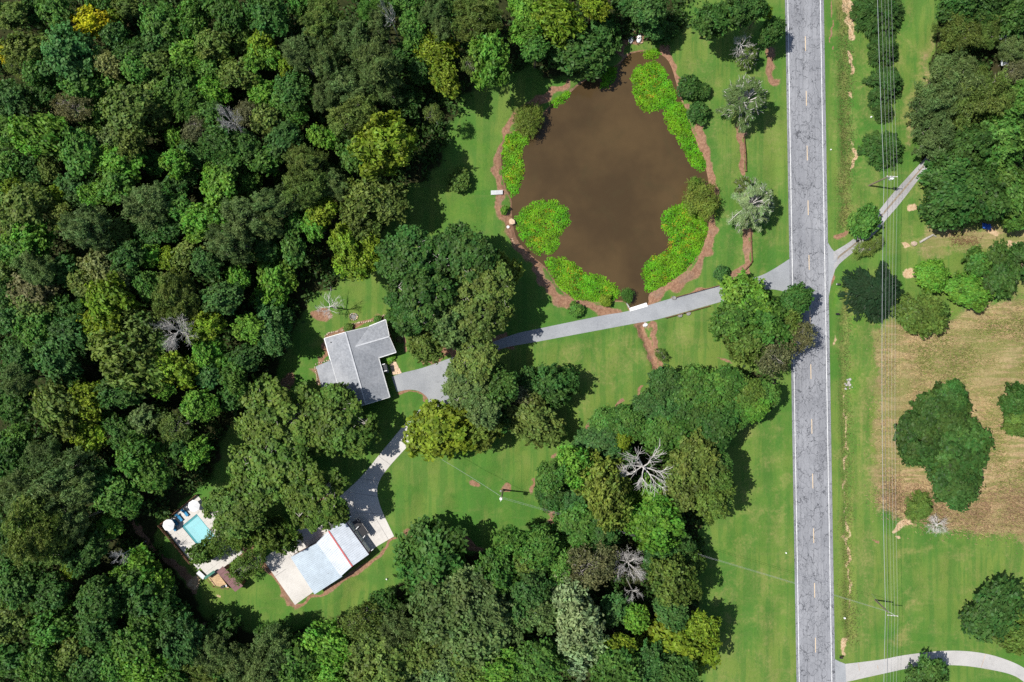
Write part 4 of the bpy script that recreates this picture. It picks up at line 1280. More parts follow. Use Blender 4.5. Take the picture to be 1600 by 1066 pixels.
def crown(name, seed, n, K, lr, leaf, aspect=0.62, zmin=-0.35, outline=0.16, hollow=0.55, fill=0.08, mat='leaf', inner=0.0, droop=0.25, facing=0.55, drop=0.0, spray=.30, reach=.75):
    rs = np.random.RandomState(seed)
    d = sphere_pts(K, rs, zmin)
    if drop:
        d = d[rs.uniform(size=len(d)) > drop]
    K = len(d)
    # big limbs make the outline uneven
    lob = rs.normal(size=(5, 3)); lob /= np.linalg.norm(lob, axis=1, keepdims=True)
    prof = 1+outline*np.max(np.clip((d@lob.T-0.55)/0.45, -0.6, 1), axis=1)-outline*0.7
    r = rs.uniform(lr[0], lr[1], K)
    rad = (1-r)*prof*rs.uniform(1-outline, 1.04, K)
    if inner:
        k = int(K*inner)
        rad[:k] *= rs.uniform(0.45, 0.8, k)
    cen = d*rad[:, None]
    w = r**2; w /= w.sum()
    who = rs.choice(K, n, p=w)
    u = rs.normal(size=(n, 3)); u /= np.linalg.norm(u, axis=1, keepdims=True)
    outd = d[who]+np.array([0, 0, 0.45])
    outd /= np.linalg.norm(outd, axis=1, keepdims=True)
    flip = (u*outd).sum(1) < -0.25
    u[flip] *= -1
    sq = np.array([1, 1, 0.8])
    c = cen[who]+u*sq*(r[who]*rs.uniform(hollow, 1.12, n)**0.7)[:, None]
    k = int(n*spray)
    if k:
        ns = 5
        sd = rs.normal(size=(K, ns, 3))*0.8+d[:, None, :]+np.array([0, 0, .25])
        sd /= np.linalg.norm(sd, axis=2, keepdims=True)
        w2 = who[-k:]
        pick = sd[w2, rs.randint(ns, size=k)]
        tt = rs.uniform(.75, 1.0+reach, k)
        wid = (1.25+reach-tt)*0.30
        c[-k:] = cen[w2]+(pick*tt[:, None]+rs.normal(size=(k, 3))*wid[:, None])*r[w2][:, None]
        u[-k:] = u[-k:]*.4+pick*.3+np.array([0, 0, .5])
    nrm = u*facing+outd*0.35+rs.normal(size=(n, 3))*0.42
    ltint = rs.uniform(0.25, 0.75, K)
    lhue = rs.uniform(0.3, 0.7, K)
    tint = np.clip(ltint[who]+rs.normal(size=n)*0.2, 0, 1)
    hue = np.clip(lhue[who]+rs.normal(size=n)*0.13, 0, 1)
    k = int(n*fill)
    if k:
        q = rs.normal(size=(k, 3)); q /= np.linalg.norm(q, axis=1, keepdims=True)
        q *= (rs.uniform(size=k)**0.4*0.78)[:, None]; q[:, 2] = q[:, 2]*0.8
        c[:k] = q; nrm[:k] = rs.normal(size=(k, 3))+np.array([0, 0, .8])
    return finish(name, leaf_quads(c, nrm, leaf, aspect, rs, droop), tint, hue, M[mat]), cen

def spray_crown(name, seed, n, K, leaf, aspect, cone, mat='needle', upturn=0.1, start=0.25, width=0.16, rings=None):
    """boughs radiating from an upright stem (cedar, pine): leaves lie along the boughs"""
    rs = np.random.RandomState(seed)
    z = rs.uniform(0.0, 1.0, K)**0.85
    if rings: z = (np.floor(z*rings)+rs.uniform(0, .35, K))/rings
    a = rs.uniform(0, 2*math.pi, K)
    L = (1-z*cone)**0.9*rs.uniform(0.72, 1.06, K)
    w = L/L.sum()
    who = rs.choice(K, n, p=w)
    t = start+(1-start)*rs.uniform(size=n)**0.75
    rad = L[who]*t
    side = rs.normal(size=n)*width*(0.35+0.65*L[who])*(1.15-t*0.75)
    ca, sa = np.cos(a[who]), np.sin(a[who])
    zz = z[who]*2-1+upturn*t*L[who]-0.22*t*t*L[who]+rs.normal(size=n)*0.035
    c = np.stack([ca*rad-sa*side, sa*rad+ca*side, zz], 1)
    td = np.stack([ca-sa*side*2.2, sa+ca*side*2.2, np.full(n, 0.15)], 1)
    nrm = np.stack([ca*0.25, sa*0.25, np.full(n, 0.9)], 1)+rs.normal(size=(n, 3))*0.40
    bt = rs.uniform(0.3, 0.7, K); bh = rs.uniform(0.3, 0.7, K)
    tint = np.clip(bt[who]+rs.normal(size=n)*0.15, 0, 1)
    hue = np.clip(bh[who]+rs.normal(size=n)*0.12, 0, 1)
    me = finish(name, leaf_quads(c, nrm, leaf, aspect, rs, 0.15, td), tint, hue, M[mat])
    return me, np.stack([np.cos(a)*L, np.sin(a)*L, z*2-1], 1)

def trunk_mesh(name, cen, seed, n_limb, base_z, r0, mat, twig=0, lo=-0.6):
    """tapered stem with limbs to the lobes, in crown units (crown radius 1, crown centre at 0); the foot is at base_z"""
    rr = random.Random(seed)
    mb = MB()
    mb.tube([(0, 0, lo-.02), (0.01, 0.01, lo*.4), (0, 0.02, 0.15)], [r0*.8, r0*.65, r0*.35], 7)
    idx = list(range(len(cen))); rr.shuffle(idx)
    for i in idx[:n_limb]:
        e = Vector(cen[i])*0.97
        s = Vector((0.02, 0, lo+rr.uniform(0, .45)))
        m = s.lerp(e, .5)+Vector((rr.uniform(-.08, .08), rr.uniform(-.08, .08), rr.uniform(-.02, .10)))
        mb.tube([s, m, e], [r0*.5, r0*.3, r0*.12], 5, False)
        for k in range(twig):
            a = m.lerp(e, rr.uniform(.4, 1))
            d = Vector((rr.uniform(-1, 1), rr.uniform(-1, 1), rr.uniform(-.1, .9))).normalized()
            mb.tube([a, a+d*rr.uniform(.14, .28)], [r0*.16, r0*.06], 4, False)
    return mb.mesh(name, M[mat])

UNIT_TRUNK = {m: MB().tube([(0, 0, 0), (.03, 0, .05), (.1, -.1, .5), (0, 0, 1)], [1.7, 1.3, 1.0, .8], 8).mesh('trunk', M[m]) for m in ('bark', 'pale_bark', 'grey_wood', 'dead_wood')}
PROTO = {}
def proto(kind, seed, me_cen, n_limb, base_z, r0, mat='bark', twig=0, lo=-.6):
    me, cen = me_cen
    PROTO.setdefault(kind, []).append((me, trunk_mesh(me.name+'_limbs', cen, seed, n_limb, base_z, r0, mat, twig, lo), mat, r0, lo))
for s in range(6):   # big broadleaf
    proto('b', s, crown('broadleaf_crown', 10+s, 9000, 30+6*s, (.17, .33), .066, outline=.30, inner=.2, facing=.8, fill=.03, drop=.12, spray=.34, reach=.8), 16, -2.6, .055, 'bark', 2)
for s in range(4):   # small broadleaf / shrubs
    proto('B', s, crown('small_broadleaf_crown', 30+s, 5200, 22+3*s, (.25, .40), .10, outline=.28, facing=.8, fill=.03, inner=.12), 10, -2.4, .06)
for s in range(3):   # old oak with many small lobes
    proto('o', s, crown('oak_crown', 50+s, 13500, 95, (.11, .20), .042, aspect=.7, outline=.22, inner=.3, zmin=-.2, fill=.02, facing=.85, drop=.22, spray=.22, reach=.5), 44, -1.7, .06, 'pale_bark', 3, -.5)
for s in range(3):   # ragged, star-like edge
    proto('m', s, crown('ragged_crown', 70+s, 7600, 44, (.17, .29), .080, aspect=.5, outline=.42, inner=.2, facing=.55, drop=.15, droop=.4, fill=.02, spray=.42, reach=1.0), 16, -2.6, .05, 'bark', 2)
for s in range(3):   # loose soft pine
    proto('p', s, crown('pine_crown', 90+s, 21000, 60, (.13, .24), .055, aspect=.24, outline=.30, inner=.25, mat='needle', facing=.2, drop=.14, hollow=.25, fill=.03, spray=.40, reach=.8), 30, -3.0, .045, 'pale_bark', 2)
for s in range(3):   # smothered in creepers
    proto('k', s, crown('creeper_crown', 110+s, 14000, 64, (.16, .30), .054, aspect=.75, zmin=-.55, outline=.20, facing=.9, hollow=.85, fill=.02, spray=.16, reach=.5), 8, -1.4, .06)
for s in range(3):
    proto('c', s, spray_crown('cedar_crown', 130+s, 12000, 230, .062, .32, .92, width=.12), 0, -1.3, .06)
for s in range(2):   # broad pine seen down its stem
    proto('w', s, spray_crown('white_pine_crown', 150+s, 9500, 74, .055, .20, .62, width=.12, start=.48, upturn=.2, rings=6), 74, -1.6, .050, 'dead_wood', 1, -1.1)
for s in range(3):
    proto('i', s, crown('willow_crown', 170+s, 6500, 30, (.2, .34), .06, aspect=.24, outline=.3, drop=.15, facing=.2, droop=.1, hollow=.2), 18, -1.25, .04)
for s in range(3):   # thin, half-bare crowns
    proto('t', s, crown('thin_crown', 190+s, 4200, 50, (.14, .24), .048, aspect=.45, outline=.3, drop=.2, facing=.2, hollow=.2, fill=.02), 40, -2.6, .04, 'grey_wood', 4)

def dead_mesh(name, seed, limbs, spread, levels=4, upright=0.55, r0=0.028):
    rr = random.Random(seed)
    mb = MB()
    def grow(p, d, L, r, lev):
        pts = [p]; q = p.copy(); dd = d.copy()
        nseg = 3 if lev < 3 else 2
        for k in range(nseg):
            dd = (dd+Vector((rr.gauss(0, .16), rr.gauss(0, .16), rr.gauss(.05, .12)))).normalized()
            q = q+dd*L/nseg
            pts.append(q.copy())
        mb.tube(pts, [r*(1-.55*k/nseg) for k in range(nseg+1)], 5 if lev < 2 else 4, False)
        if lev >= levels: return
        for k in range(rr.choice((6, 7, 8)) if lev < 2 else rr.choice((4, 5))):
            t = rr.uniform(.25, 1.0)
            i = min(nseg-1, int(t*nseg))
            s = pts[i].lerp(pts[i+1], t*nseg-i)
            side = dd.cross(Vector((rr.gauss(0, 1), rr.gauss(0, 1), rr.gauss(0, 1)))).normalized()
            nd = (dd*rr.uniform(.7, 1.1)+side*rr.uniform(.45, .9)).normalized()
            grow(s, nd, L*rr.uniform(.45, .75), r*.50, lev+1)
    mb.tube([(0, 0, -2.2), (.02, 0, -1), (0, 0, -.3)], [r0*1.5, r0*1.2, r0], 7)
    for k in range(limbs):
        a = 2*math.pi*k/limbs+rr.uniform(-.3, .3)
        grow(Vector((0, 0, -.55+rr.uniform(0, .35))), Vector((math.cos(a)*spread, math.sin(a)*spread, upright*rr.uniform(.5, 1.5))).normalized(), rr.uniform(.48, .66), r0*.75, 1)
    return mb.mesh(name, M['dead_wood'])
DEAD = [dead_mesh('dead_branches', 1, 10, 1.0, 4, .3, .021), dead_mesh('dead_branches', 5, 6, .9, 3, .8), dead_mesh('dead_branches', 9, 7, 1.0, 3, .3)]

COL = {'dk': (0.0560, 0.1299, 0.0269), 'bl': (0.0650, 0.1523, 0.0381), 'md': (0.0797, 0.1792, 0.0307), 'br': (0.1215, 0.2652, 0.0323), 'ol': (0.1210, 0.1792, 0.0381), 'yg': (0.1680, 0.2520, 0.0224),
       'yl': (0.4032, 0.3808, 0.0179), 'gg': (0.1171, 0.1830, 0.0561), 'pl': (0.2078, 0.2430, 0.0847), 'rd': (0.1456, 0.1512, 0.0650), 'vd': (0.0170, 0.0400, 0.0153), 'og': (0.0988, 0.1649, 0.0290), 'wl': (0.1512, 0.2072, 0.0336), 'sv': (0.2196, 0.3050, 0.1403), 'cd': (.052, .112, .024)}
CW = {'dk': 'dark green', 'bl': 'blue-green', 'md': 'mid green', 'br': 'fresh green', 'ol': 'olive', 'yg': 'yellow-green', 'yl': 'yellow', 'gg': 'grey-green', 'pl': 'pale green', 'rd': 'brownish',
      'vd': 'very dark green', 'og': 'deep olive', 'wl': 'olive-gold', 'sv': 'silvery green', 'cd': 'deep green'}
KN = {'b': ('broadleaf_tree', 'tree'), 'B': ('broadleaf_tree', 'tree'), 'o': ('oak_tree', 'tree'), 'm': ('ragged_tree', 'tree'), 'p': ('pine_tree', 'tree'), 'k': ('creeper_clad_tree', 'tree'), 'c': ('cedar_tree', 'tree'),
      'w': ('pine_tree', 'tree'), 'i': ('willow_bush', 'bush'), 's': ('shrub', 'shrub'), 'd': ('dead_tree', 'tree'), 't': ('half_bare_tree', 'tree')}
KW = {'b': 'broadleaf tree', 'B': 'small broadleaf tree', 'o': 'oak crown', 'm': 'ragged-edged tree', 'p': 'pine', 'k': 'creeper-covered tree', 'c': 'cedar', 'w': 'pine', 'i': 'willow bush', 's': 'shrub', 'd': 'bare dead tree', 't': 'half-bare tree'}
trng = random.Random(77)
TREES = []
cnt = {}
def add_tree(px, py, r, kind, col, h=None, label=None, group=None):
    pk = kind
    ra = r/7.0
    if kind == 'b' and ra < 3.1: pk = 'B'
    if kind == 's': pk = 'B'
    if h is None:
        h = {'b': 9+2.1*ra, 'B': 8+1.8*ra, 'o': 15+.5*ra, 'm': 9+2.1*ra, 'p': 12+2.1*ra, 'k': 5+1.3*ra, 'c': 1.4+.95*ra, 'w': 7+1.0*ra, 'i': 1.5+.9*ra, 's': .5+1.25*ra, 'd': 8+1.4*ra, 't': 9+2.0*ra}[kind]
        h *= trng.uniform(.9, 1.1)
        if kind in 'bBmpt': h *= .86
        if kind == 'd': h += 3
        if kind in 'bBmpt' and 930 < py and 290 < px < 640: h *= .72
        if kind in 'pbB' and px > 1280: h = 6+1.0*ra
    zr = {'b': .95, 'B': .95, 'o': .62, 'm': .95, 'p': 1.05, 'k': .75, 'c': None, 'w': None, 'i': .7, 's': .75, 'd': .8, 't': .9}[kind]
    if zr is None:
        zrm = h*(.46 if kind == 'c' else .34)
    else:
        zrm = min(ra*zr, h*.46)
    zc = h-zrm*(1.0 if kind != 'd' else .9)
    k = 1-(zc+zrm*.25)/H
    base = P(px, py, zc+zrm*.25); base.z = 0
    gz = ground_z(base.x, base.y)
    R_ = ra*k
    wood = bool(inside(np.array([float(px)]), np.array([float(py)]), FOREST)[0])
    R_ *= {'b': 1.14, 'B': 1.14, 'm': 1.12, 'p': 1.13, 't': 1.15, 'o': 1.02, 'k': 1.08, 'w': 1.05, 'c': 1.0, 'i': 1.1, 's': 1.1, 'd': 1.0}[kind] if wood else \
          {'b': 0.99, 'B': 1.0, 'm': 0.98, 'p': 1.03, 't': 1.05, 'o': 1.0, 'k': 1.05, 'w': 1.05, 'c': 1.0, 'i': 1.1, 's': 1.1, 'd': 1.0}[kind]
    name, cat = KN[kind]
    o = thing(name, (base.x, base.y, gz), label, cat, group)
    rot = trng.uniform(0, 6.283)
    j = cnt.get(pk, 0)
    if kind == 'd':
        me = DEAD[j % len(DEAD)]
        c = link('branches', me, o, (0, 0, zc-gz))
        c.rotation_euler = (0, 0, rot)
        c.scale = (R_, R_, max(zrm, zc/2.15))
        c.scale.z = zc/2.15
    else:
        cm, tm, tmat, r0, lo = PROTO[pk][j % len(PROTO[pk])]
        c = link('crown', cm, o, (0, 0, zc-gz))
        f = trng.uniform(.82, 1.2) if kind in 'bBmpt' else trng.uniform(.92, 1.08)
        c.rotation_euler = (0, 0, rot)
        c.scale = (R_*f, R_/f, zrm)
        v = trng.uniform(.86, 1.14)
        cc = COL[col]
        c.color = (cc[0]*v*trng.uniform(.93, 1.07), cc[1]*v, cc[2]*v*trng.uniform(.93, 1.07), 1)
        lb = link('limbs' if kind not in 'si' else 'stems', tm, o, (0, 0, zc-gz))
        lb.rotation_euler = (0, 0, rot)
        lb.scale = c.scale
        if kind == 'w': lb.scale.z *= 1.10; lb.location.z += .35
        tk = link('trunk' if kind not in 'si' else 'stem', UNIT_TRUNK[tmat], o, (0, 0, -.05))
        tk.rotation_euler = (0, 0, rot)
        tk.scale = (R_*r0, R_*r0, max(.2, zc-gz+lo*zrm+.05))
    cnt[pk] = j+1
    TREES.append(dict(o=o, px=px, py=py, r=r, kind=kind, col=col, label=label))
    return o
# px py radius kind colour [h=height] | label   (pixels of the crown as the photograph shows it)
DATA = '''
18 20 22 b ol
84 15 26 b md
50 14 18 m dk
142 38 25 m yl | bright yellow broadleaf tree standing out of the dark woodland
175 26 16 m yg
248 33 28 b md
299 33 26 m md
243 62 18 b bl
327 68 25 m ol
360 25 27 b dk
101 84 37 b bl
162 99 20 m pl
38 73 27 m ol
7 82 15 m yl
208 81 23 b dk
210 108 20 b md
177 53 19 b dk
25 101 19 t ol
240 101 19 b ol
283 132 29 b md
367 116 26 m ol
390 106 22 b br
238 134 18 b ol
119 132 23 b md
109 167 26 t rd | pinkish grey half-bare tree among the dark crowns near the yellow tree
197 175 37 b ol
15 157 27 b bl
66 210 38 m br | big fresh green ragged tree in the upper woods, below the half-bare tree
260 152 22 b md
290 164 23 b md
248 180 21 m ol
352 182 22 d dk h=21 | white bare snag poking out of the upper left woods
304 203 23 t rd
268 215 15 m br
329 177 22 b md
137 217 21 b ol
175 220 25 b gg
122 244 34 b md
203 217 27 m ol
187 253 29 b br
273 250 22 m br
339 223 27 b dk
354 249 27 b md
382 177 20 t rd
387 228 23 b dk
12 255 18 b md
73 262 17 m ol
415 25 29 b dk
506 23 31 p ol
410 66 21 b yg
415 90 21 m br
443 101 14 m yg
463 81 25 p gg
496 53 21 p gg
511 96 27 p gg
549 58 31 p gg
577 12 23 p md
607 18 17 d dk h=23 | small white snag at the top edge above the round green crown
648 48 25 b md | neat round dense green tree among grey-green pines at the top
596 30 22 p gg
678 14 21 p gg
691 43 17 p gg
739 25 36 p ol
587 96 36 p gg
602 132 25 p gg
683 80 28 m yg
694 122 26 m yg | yellow-tinged ragged tree on the edge of the lawn above the pond
767 86 36 m br
737 103 16 t ol
544 140 34 p gg
509 147 23 p gg
552 182 33 p ol
456 142 25 b dk
451 168 23 b md
415 142 23 m br
415 188 21 b ol
438 218 30 b bl
501 213 19 m br
608 224 47 m yg | large yellow-green tree at the corner of the lawn west of the pond
567 222 24 b ol
549 243 21 b md
476 250 30 p ol
678 177 15 t ol
415 250 21 b md
863 24 37 m yg
818 18 22 b br
825 47 23 m br
838 76 18 b md
927 8 23 m yg
906 76 42 b dk h=11 | wide dark tree with pale twigs overhanging the pond's upper end
943 50 27 b dk h=8
986 6 20 b dk h=10
1016 14 25 b bl
1020 42 17 b bl h=9
1043 51 15 B dk h=5 | small round tree by the head of the pond, at the top of the bank
1116 26 31 b dk
1152 16 27 b dk
1180 8 22 b dk
1192 16 14 m yg
1205 45 24 b dk h=9
1162 66 22 d dk h=9 | white bare dead tree on the lawn above the big grey-green pine
1172 84 20 w og h=6 | small olive pine between the bare tree and the big grey-green pine
1170 152 44 w gg h=12 | largest grey-green pine on the strip between pond and road
1180 316 42 w sv h=11 | silvery green pine on the road side of the pond
1163 288 18 w ol h=8
1076 137 18 s dk | dark round shrub on the east bank of the pond, biggest of three
1097 143 12 s dk | small dark shrub at the right of three on the east bank
1092 175 16 s dk | dark shrub lowest of three on the east bank
828 184 27 i wl | olive willow bush leaning over the west bank of the pond
1100 312 30 i wl | olive-gold willow bush on the east shore of the pond
1088 290 13 i br
1382 10 52 c cd h=5.6
1387 73 31 c cd
1391 127 36 c cd
1386 172 20 c cd
1390 228 38 c cd
1500 8 36 b dk
1545 6 32 b dk
1590 20 34 b dk
1502 50 36 p ol
1539 48 26 p ol h=9
1588 72 26 p gg h=8
1491 121 48 p gg
1529 145 48 p ol
1470 165 40 p gg
1554 155 36 p ol
1590 108 24 t rd h=7
1466 215 34 p gg
1516 225 38 b dk
1567 215 42 b md
1590 157 27 b md
1491 308 46 b dk h=12
1542 298 46 b dk
1588 296 42 b md
1484 280 42 b dk
1480 334 22 b dk h=8
1594 342 20 b md h=8
1353 343 25 B md h=6 | small tree with browning leaves overhanging the gravel track
1352 388 17 t ol h=3
1372 380 13 t ol h=3
1375 457 54 c vd h=5.8 | very dark wide cedar under the wires beside the road
1452 430 29 b br h=7
1514 457 33 b br h=7
1442 489 37 b og h=7
1530 410 22 B md h=6
1570 426 40 b dk h=8
1600 408 30 b dk h=8
1478 648 44 k cd h=9
1448 682 46 k cd h=9
1502 705 52 k cd h=10
1496 752 42 k cd h=8
1492 621 24 k dk h=9
1592 628 28 b dk h=8
1600 664 25 k og h=8
1444 795 27 c og h=5 | small dark cedar at the lower edge of the dry field
1467 822 21 d dk h=4 | low grey bare branches beside the cedar at the field's lower edge
1558 962 50 b dk h=9 | large dark round tree on the lawn above the curving concrete lane
1592 988 40 b og h=8 | deep olive tree by the curving concrete lane at the right edge
1448 1064 36 b dk h=7 | dark tree inside the bend of the concrete lane at the bottom
423 321 30 p gg
415 347 27 p gg
476 295 31 p ol
516 285 24 p gg
501 333 23 m yg
491 354 19 m br
572 308 35 m ol
608 321 29 b ol
562 346 28 m ol
542 381 26 m yg
577 379 22 m yg
557 413 28 m yg
646 408 62 o dk | dark green oak in the grove above the house, the left of the pair
722 392 60 o dk | dark green oak in the grove, nearest the pond's west bank
656 470 58 o dk | dark green oak in the grove just behind the house roof
762 452 56 o ol h=17 | olive oak in the grove, its crown nearest the driveway
730 500 58 o ol h=18 | olive oak in the middle of the grove beside the house
700 512 36 b gg
790 425 26 B wl h=9 | pale olive small tree at the grove's edge by the pond bank
430 430 34 m br h=9 | fresh green ragged tree at the wood's edge left of the white leaning snag
425 458 28 m br h=9
415 498 31 b bl h=9
422 524 26 b bl h=12
413 384 20 b dk
719 283 17 s og | round shrub alone on the lawn west of the pond
788 328 6 s br | tiny bright shrub on the muddy bank beside the plank platform
512 479 32 d dk h=9 | white leaning bare tree on the lawn above the house
436 660 76 o og h=14 | broad oak overhanging the corner of the house, left of the pair
528 662 66 o og h=14 | broad oak shading the house's parking side and the concrete drive
430 735 74 o og h=16 | broad oak between the house and the swimming pool
490 775 58 o og h=17 | oak overhanging the upper end of the metal-roofed barn
364 800 50 o og h=15 | oak overhanging the swimming pool
428 835 34 m og h=10 | ragged tree at the end of the barn over the concrete yard
345 842 30 t og h=9 | thin-crowned tree letting the pool show through its leaves
384 884 28 t og h=8 | thin-crowned tree beside the maroon-roofed shed
318 866 24 m og h=7 | ragged tree leaning over the lower pool edge
372 838 24 m og h=10 | ragged tree hanging over the far end of the pool
397 672 12 B yg h=5 | bright yellow-green small tree squeezed against the broad oaks
666 540 28 b ol
749 560 46 o ol h=16 | olive oak over the driveway below the grove
727 598 42 o gg h=15 | grey-green oak beside the asphalt parking loop
778 600 34 b dk
760 640 30 b gg
682 672 56 b yg h=12 | bright yellow-green tree beside the concrete drive
714 660 32 m yg h=9
750 676 34 m wl h=10 | olive-gold ragged tree next to the bright yellow-green tree
787 658 20 B dk h=7
862 600 38 b dk h=10 | dark tree on the lower lawn casting a long shadow
828 592 24 b dk h=9
838 656 42 b ol h=11 | olive tree on the lower lawn below the dark tree
808 622 24 b rd h=9
1174 468 44 b br h=11
1146 500 40 b md h=11
1200 505 42 b md h=12
1240 470 28 b dk h=10
1168 532 36 b og h=10
1212 548 38 t rd h=11
1245 522 32 t rd h=11
1225 505 26 b og h=10
1127 428 12 s bl | dark round shrub on the pond lawn beside the rail fence
900 484 11 s md | round green shrub where the driveway meets the pond bank
946 470 9 s yg | yellow-green shrub at the edge of the southern water plants
980 463 12 i md h=2.5
1033 555 11 t ol h=2.5
590 499 6 s md h=1.2
609 497 8 s md h=1.4
608 558 9 s br h=1.0
600 561 7 s br h=1.0
544 512 7 s og h=1.2
619 513 6 s og h=1.2
624 531 5 s rd h=1.0
1043 603 30 k dk
1076 610 36 k md
1112 612 36 k md
1137 603 30 k md
1167 611 28 k og
1195 617 24 k md
1176 634 25 k br
1010 638 27 k bl
1040 645 30 k bl
1078 645 35 k dk
1104 640 34 k md
1138 643 34 k md
1114 670 36 k dk
982 660 29 k md
952 664 28 k md
1043 680 38 k md
942 692 33 k bl
914 696 22 k bl
974 689 15 m yg
960 714 29 k dk
1091 716 37 b ol
1068 735 28 b ol
1105 740 34 b ol
901 727 31 m br
876 738 23 m md
856 752 23 b md
862 770 27 k dk
891 782 26 k bl
932 750 36 m wl
950 778 38 m wl
965 752 24 m wl
1010 735 54 d dk h=21 | largest white dead tree, its bare branches spread over the thicket
1023 793 43 b br h=11
1072 765 30 b ol
1122 760 24 b og
1110 786 26 b og
1127 728 17 b dk
900 822 35 k md
937 834 29 k bl
1027 822 38 b br
1062 852 27 k dk
837 858 31 b md
875 882 25 b md
820 884 21 b og
930 888 40 t rd | brownish half-bare tree with grey twigs in the lower thicket
985 886 32 d dk h=18 | white-topped dead tree in the lower thicket by the brownish tree
992 930 20 d dk h=15 | smaller white snag just below the white-topped dead tree
1037 872 31 k bl
1076 884 28 k og
1055 914 35 b og
832 925 31 b bl
812 955 30 b bl
847 962 30 b gg
887 938 34 m sv
907 978 42 m sv | large silvery green tree in the lower thicket, palest crown there
902 1016 34 m sv
1045 955 27 b bl
1062 1005 50 b yg h=12 | big yellow-green tree at the edge of the roadside meadow
1098 985 24 m yg
968 1012 23 m yg
995 970 19 b br
960 1046 35 b md
1018 1042 31 b bl
845 1033 35 b md
810 1046 23 b md
1062 1055 30 b dk
680 876 54 b dk h=14 | large dark tree at the lawn's lower edge, opposite the barn
725 930 50 o gg h=15
687 952 42 b gg
757 942 42 b gg
782 893 34 b md
800 850 26 b md
822 862 20 b br
712 992 46 o gg h=14
756 996 46 b gg
785 976 33 b gg
600 942 28 b dk h=9
566 962 34 t ol
625 972 34 p gg
572 997 35 b ol
612 1014 42 b ol
575 1042 36 b ol
637 1040 37 b gg
672 1028 31 b ol
512 995 34 b br
517 1028 29 m br
462 1040 38 b md
425 1012 40 p gg
415 1052 31 p gg
430 975 24 b dk
470 996 14 t rd
700 1052 34 b gg
738 1042 31 b ol
780 1042 31 b br
50 825 50 p ol
20 852 34 b dk
75 848 34 p ol
107 820 30 p gg
135 862 31 b dk
107 893 13 m yg
180 872 16 d dk h=15 | small grey snag in the lower left woods beside a fresh green crown
212 896 37 m br h=10
200 918 34 b md h=11
238 912 24 b br h=9
145 940 31 b dk
25 917 34 b dk
75 925 27 b dk
162 956 25 b md
82 985 32 m md
15 975 31 b ol
225 943 37 b dk h=12
225 985 25 b md h=11
150 982 31 b dk
275 978 31 b dk h=9
287 1006 34 b bl
345 966 24 b dk h=7
332 1007 31 p gg
315 1027 32 p ol
337 1047 34 b md
375 1025 29 p gg
212 1020 33 b md
225 1045 33 m br
180 1037 29 b md
262 1055 25 b md
8 462 22 b dk
28 692 24 b md
2 300 20 b md
6 700 20 b dk
360 622 20 b dk h=9
20 1030 32 b dk
65 1040 32 b md
110 1025 30 b ol
140 1050 30 b dk
25 560 31 b bl
89 560 33 b bl
101 577 24 b dk
25 592 25 p gg
15 625 29 b dk
197 560 47 m ol
268 573 30 m yg
321 550 25 b br
253 600 21 m br
364 590 23 m md
311 636 23 b br
89 641 41 m ol
127 624 29 m yg
132 678 25 m yg
192 612 31 b dk
223 659 25 b gg
268 669 27 t ol
63 717 27 p gg
76 752 51 p gg | largest grey-green pine in the lower left woods
30 770 36 p gg
114 774 33 p gg
10 720 26 b dk
210 718 33 m md
228 738 31 b md
162 756 33 b dk
182 780 29 b md
304 712 22 b br
278 700 22 b dk
190 680 24 b dk
33 321 37 b ol
86 303 17 m yg
96 338 19 m ol
43 364 31 m br
15 295 19 m yg
137 354 34 p gg
149 303 21 m br
182 286 27 b md
228 321 35 p gg
316 346 35 m br
278 326 21 b md
342 287 29 b br
380 336 31 p gg
362 376 33 p gg
375 398 17 p ol
159 412 31 m pl | pale cream-green tree in the middle of the left woods
172 434 25 m pl
233 402 21 m br
263 407 19 m yg
291 397 21 b ol
319 414 23 b bl
197 402 27 b dk
25 389 25 b md
58 397 23 m br
51 422 27 p gg
48 447 32 b rd
51 475 31 b ol
142 442 25 b ol
233 452 23 b md
271 470 37 p ol
167 475 39 m yg
157 500 29 m yg
223 518 35 m ol
268 517 34 d dk h=22 | long white bare snag leaning in the middle of the left woods
324 511 27 m yg
349 467 27 b bl
109 525 29 b bl
58 511 31 b md
13 498 25 b bl
15 478 23 b md
390 513 23 b br
385 560 24 b dk h=12
'''
def near(x, y, T, k=.75):
    return any((x-t['px'])**2+(y-t['py'])**2 < (k*(t['r']+20))**2 for t in T)
for ln in DATA.strip().split('\n'):
    lab = None
    if '|' in ln: ln, lab = ln.split('|'); lab = lab.strip()
    w = ln.split()
    hh = None
    if w[-1].startswith('h='): hh = float(w.pop()[2:])
    if 300 < float(w[0]) < 645 and 930 < float(w[1]) < 1030: w[1] = float(w[1])+17
    add_tree(float(w[0]), float(w[1]), float(w[2]), w[3], w[4], hh, lab)
print('trees listed', len(TREES))

# the crowns that close the remaining gaps of the woods
frng = random.Random(21)
fx = pts_np(FOREST)
tries = 0; nfill = 0
while tries < 9000 and nfill < 46:
    tries += 1
    x, y = frng.uniform(0, 1120), frng.uniform(0, 1066)
    if not inside(np.array([x]), np.array([y]), FOREST)[0]: continue
    if any((x-t['px'])**2+(y-t['py'])**2 < (t['r']*1.08+9)**2 for t in TREES): continue
    if float(seg_dist(np.array([x]), np.array([y]), FOREST, True)[0]) < 62: continue
    nfill += 1
    add_tree(x, y, frng.uniform(17, 25), frng.choice('bbmb'), frng.choice(['dk', 'md', 'md', 'ol', 'bl', 'br', 'og']), frng.uniform(9, 13))
print('gap trees', nfill)
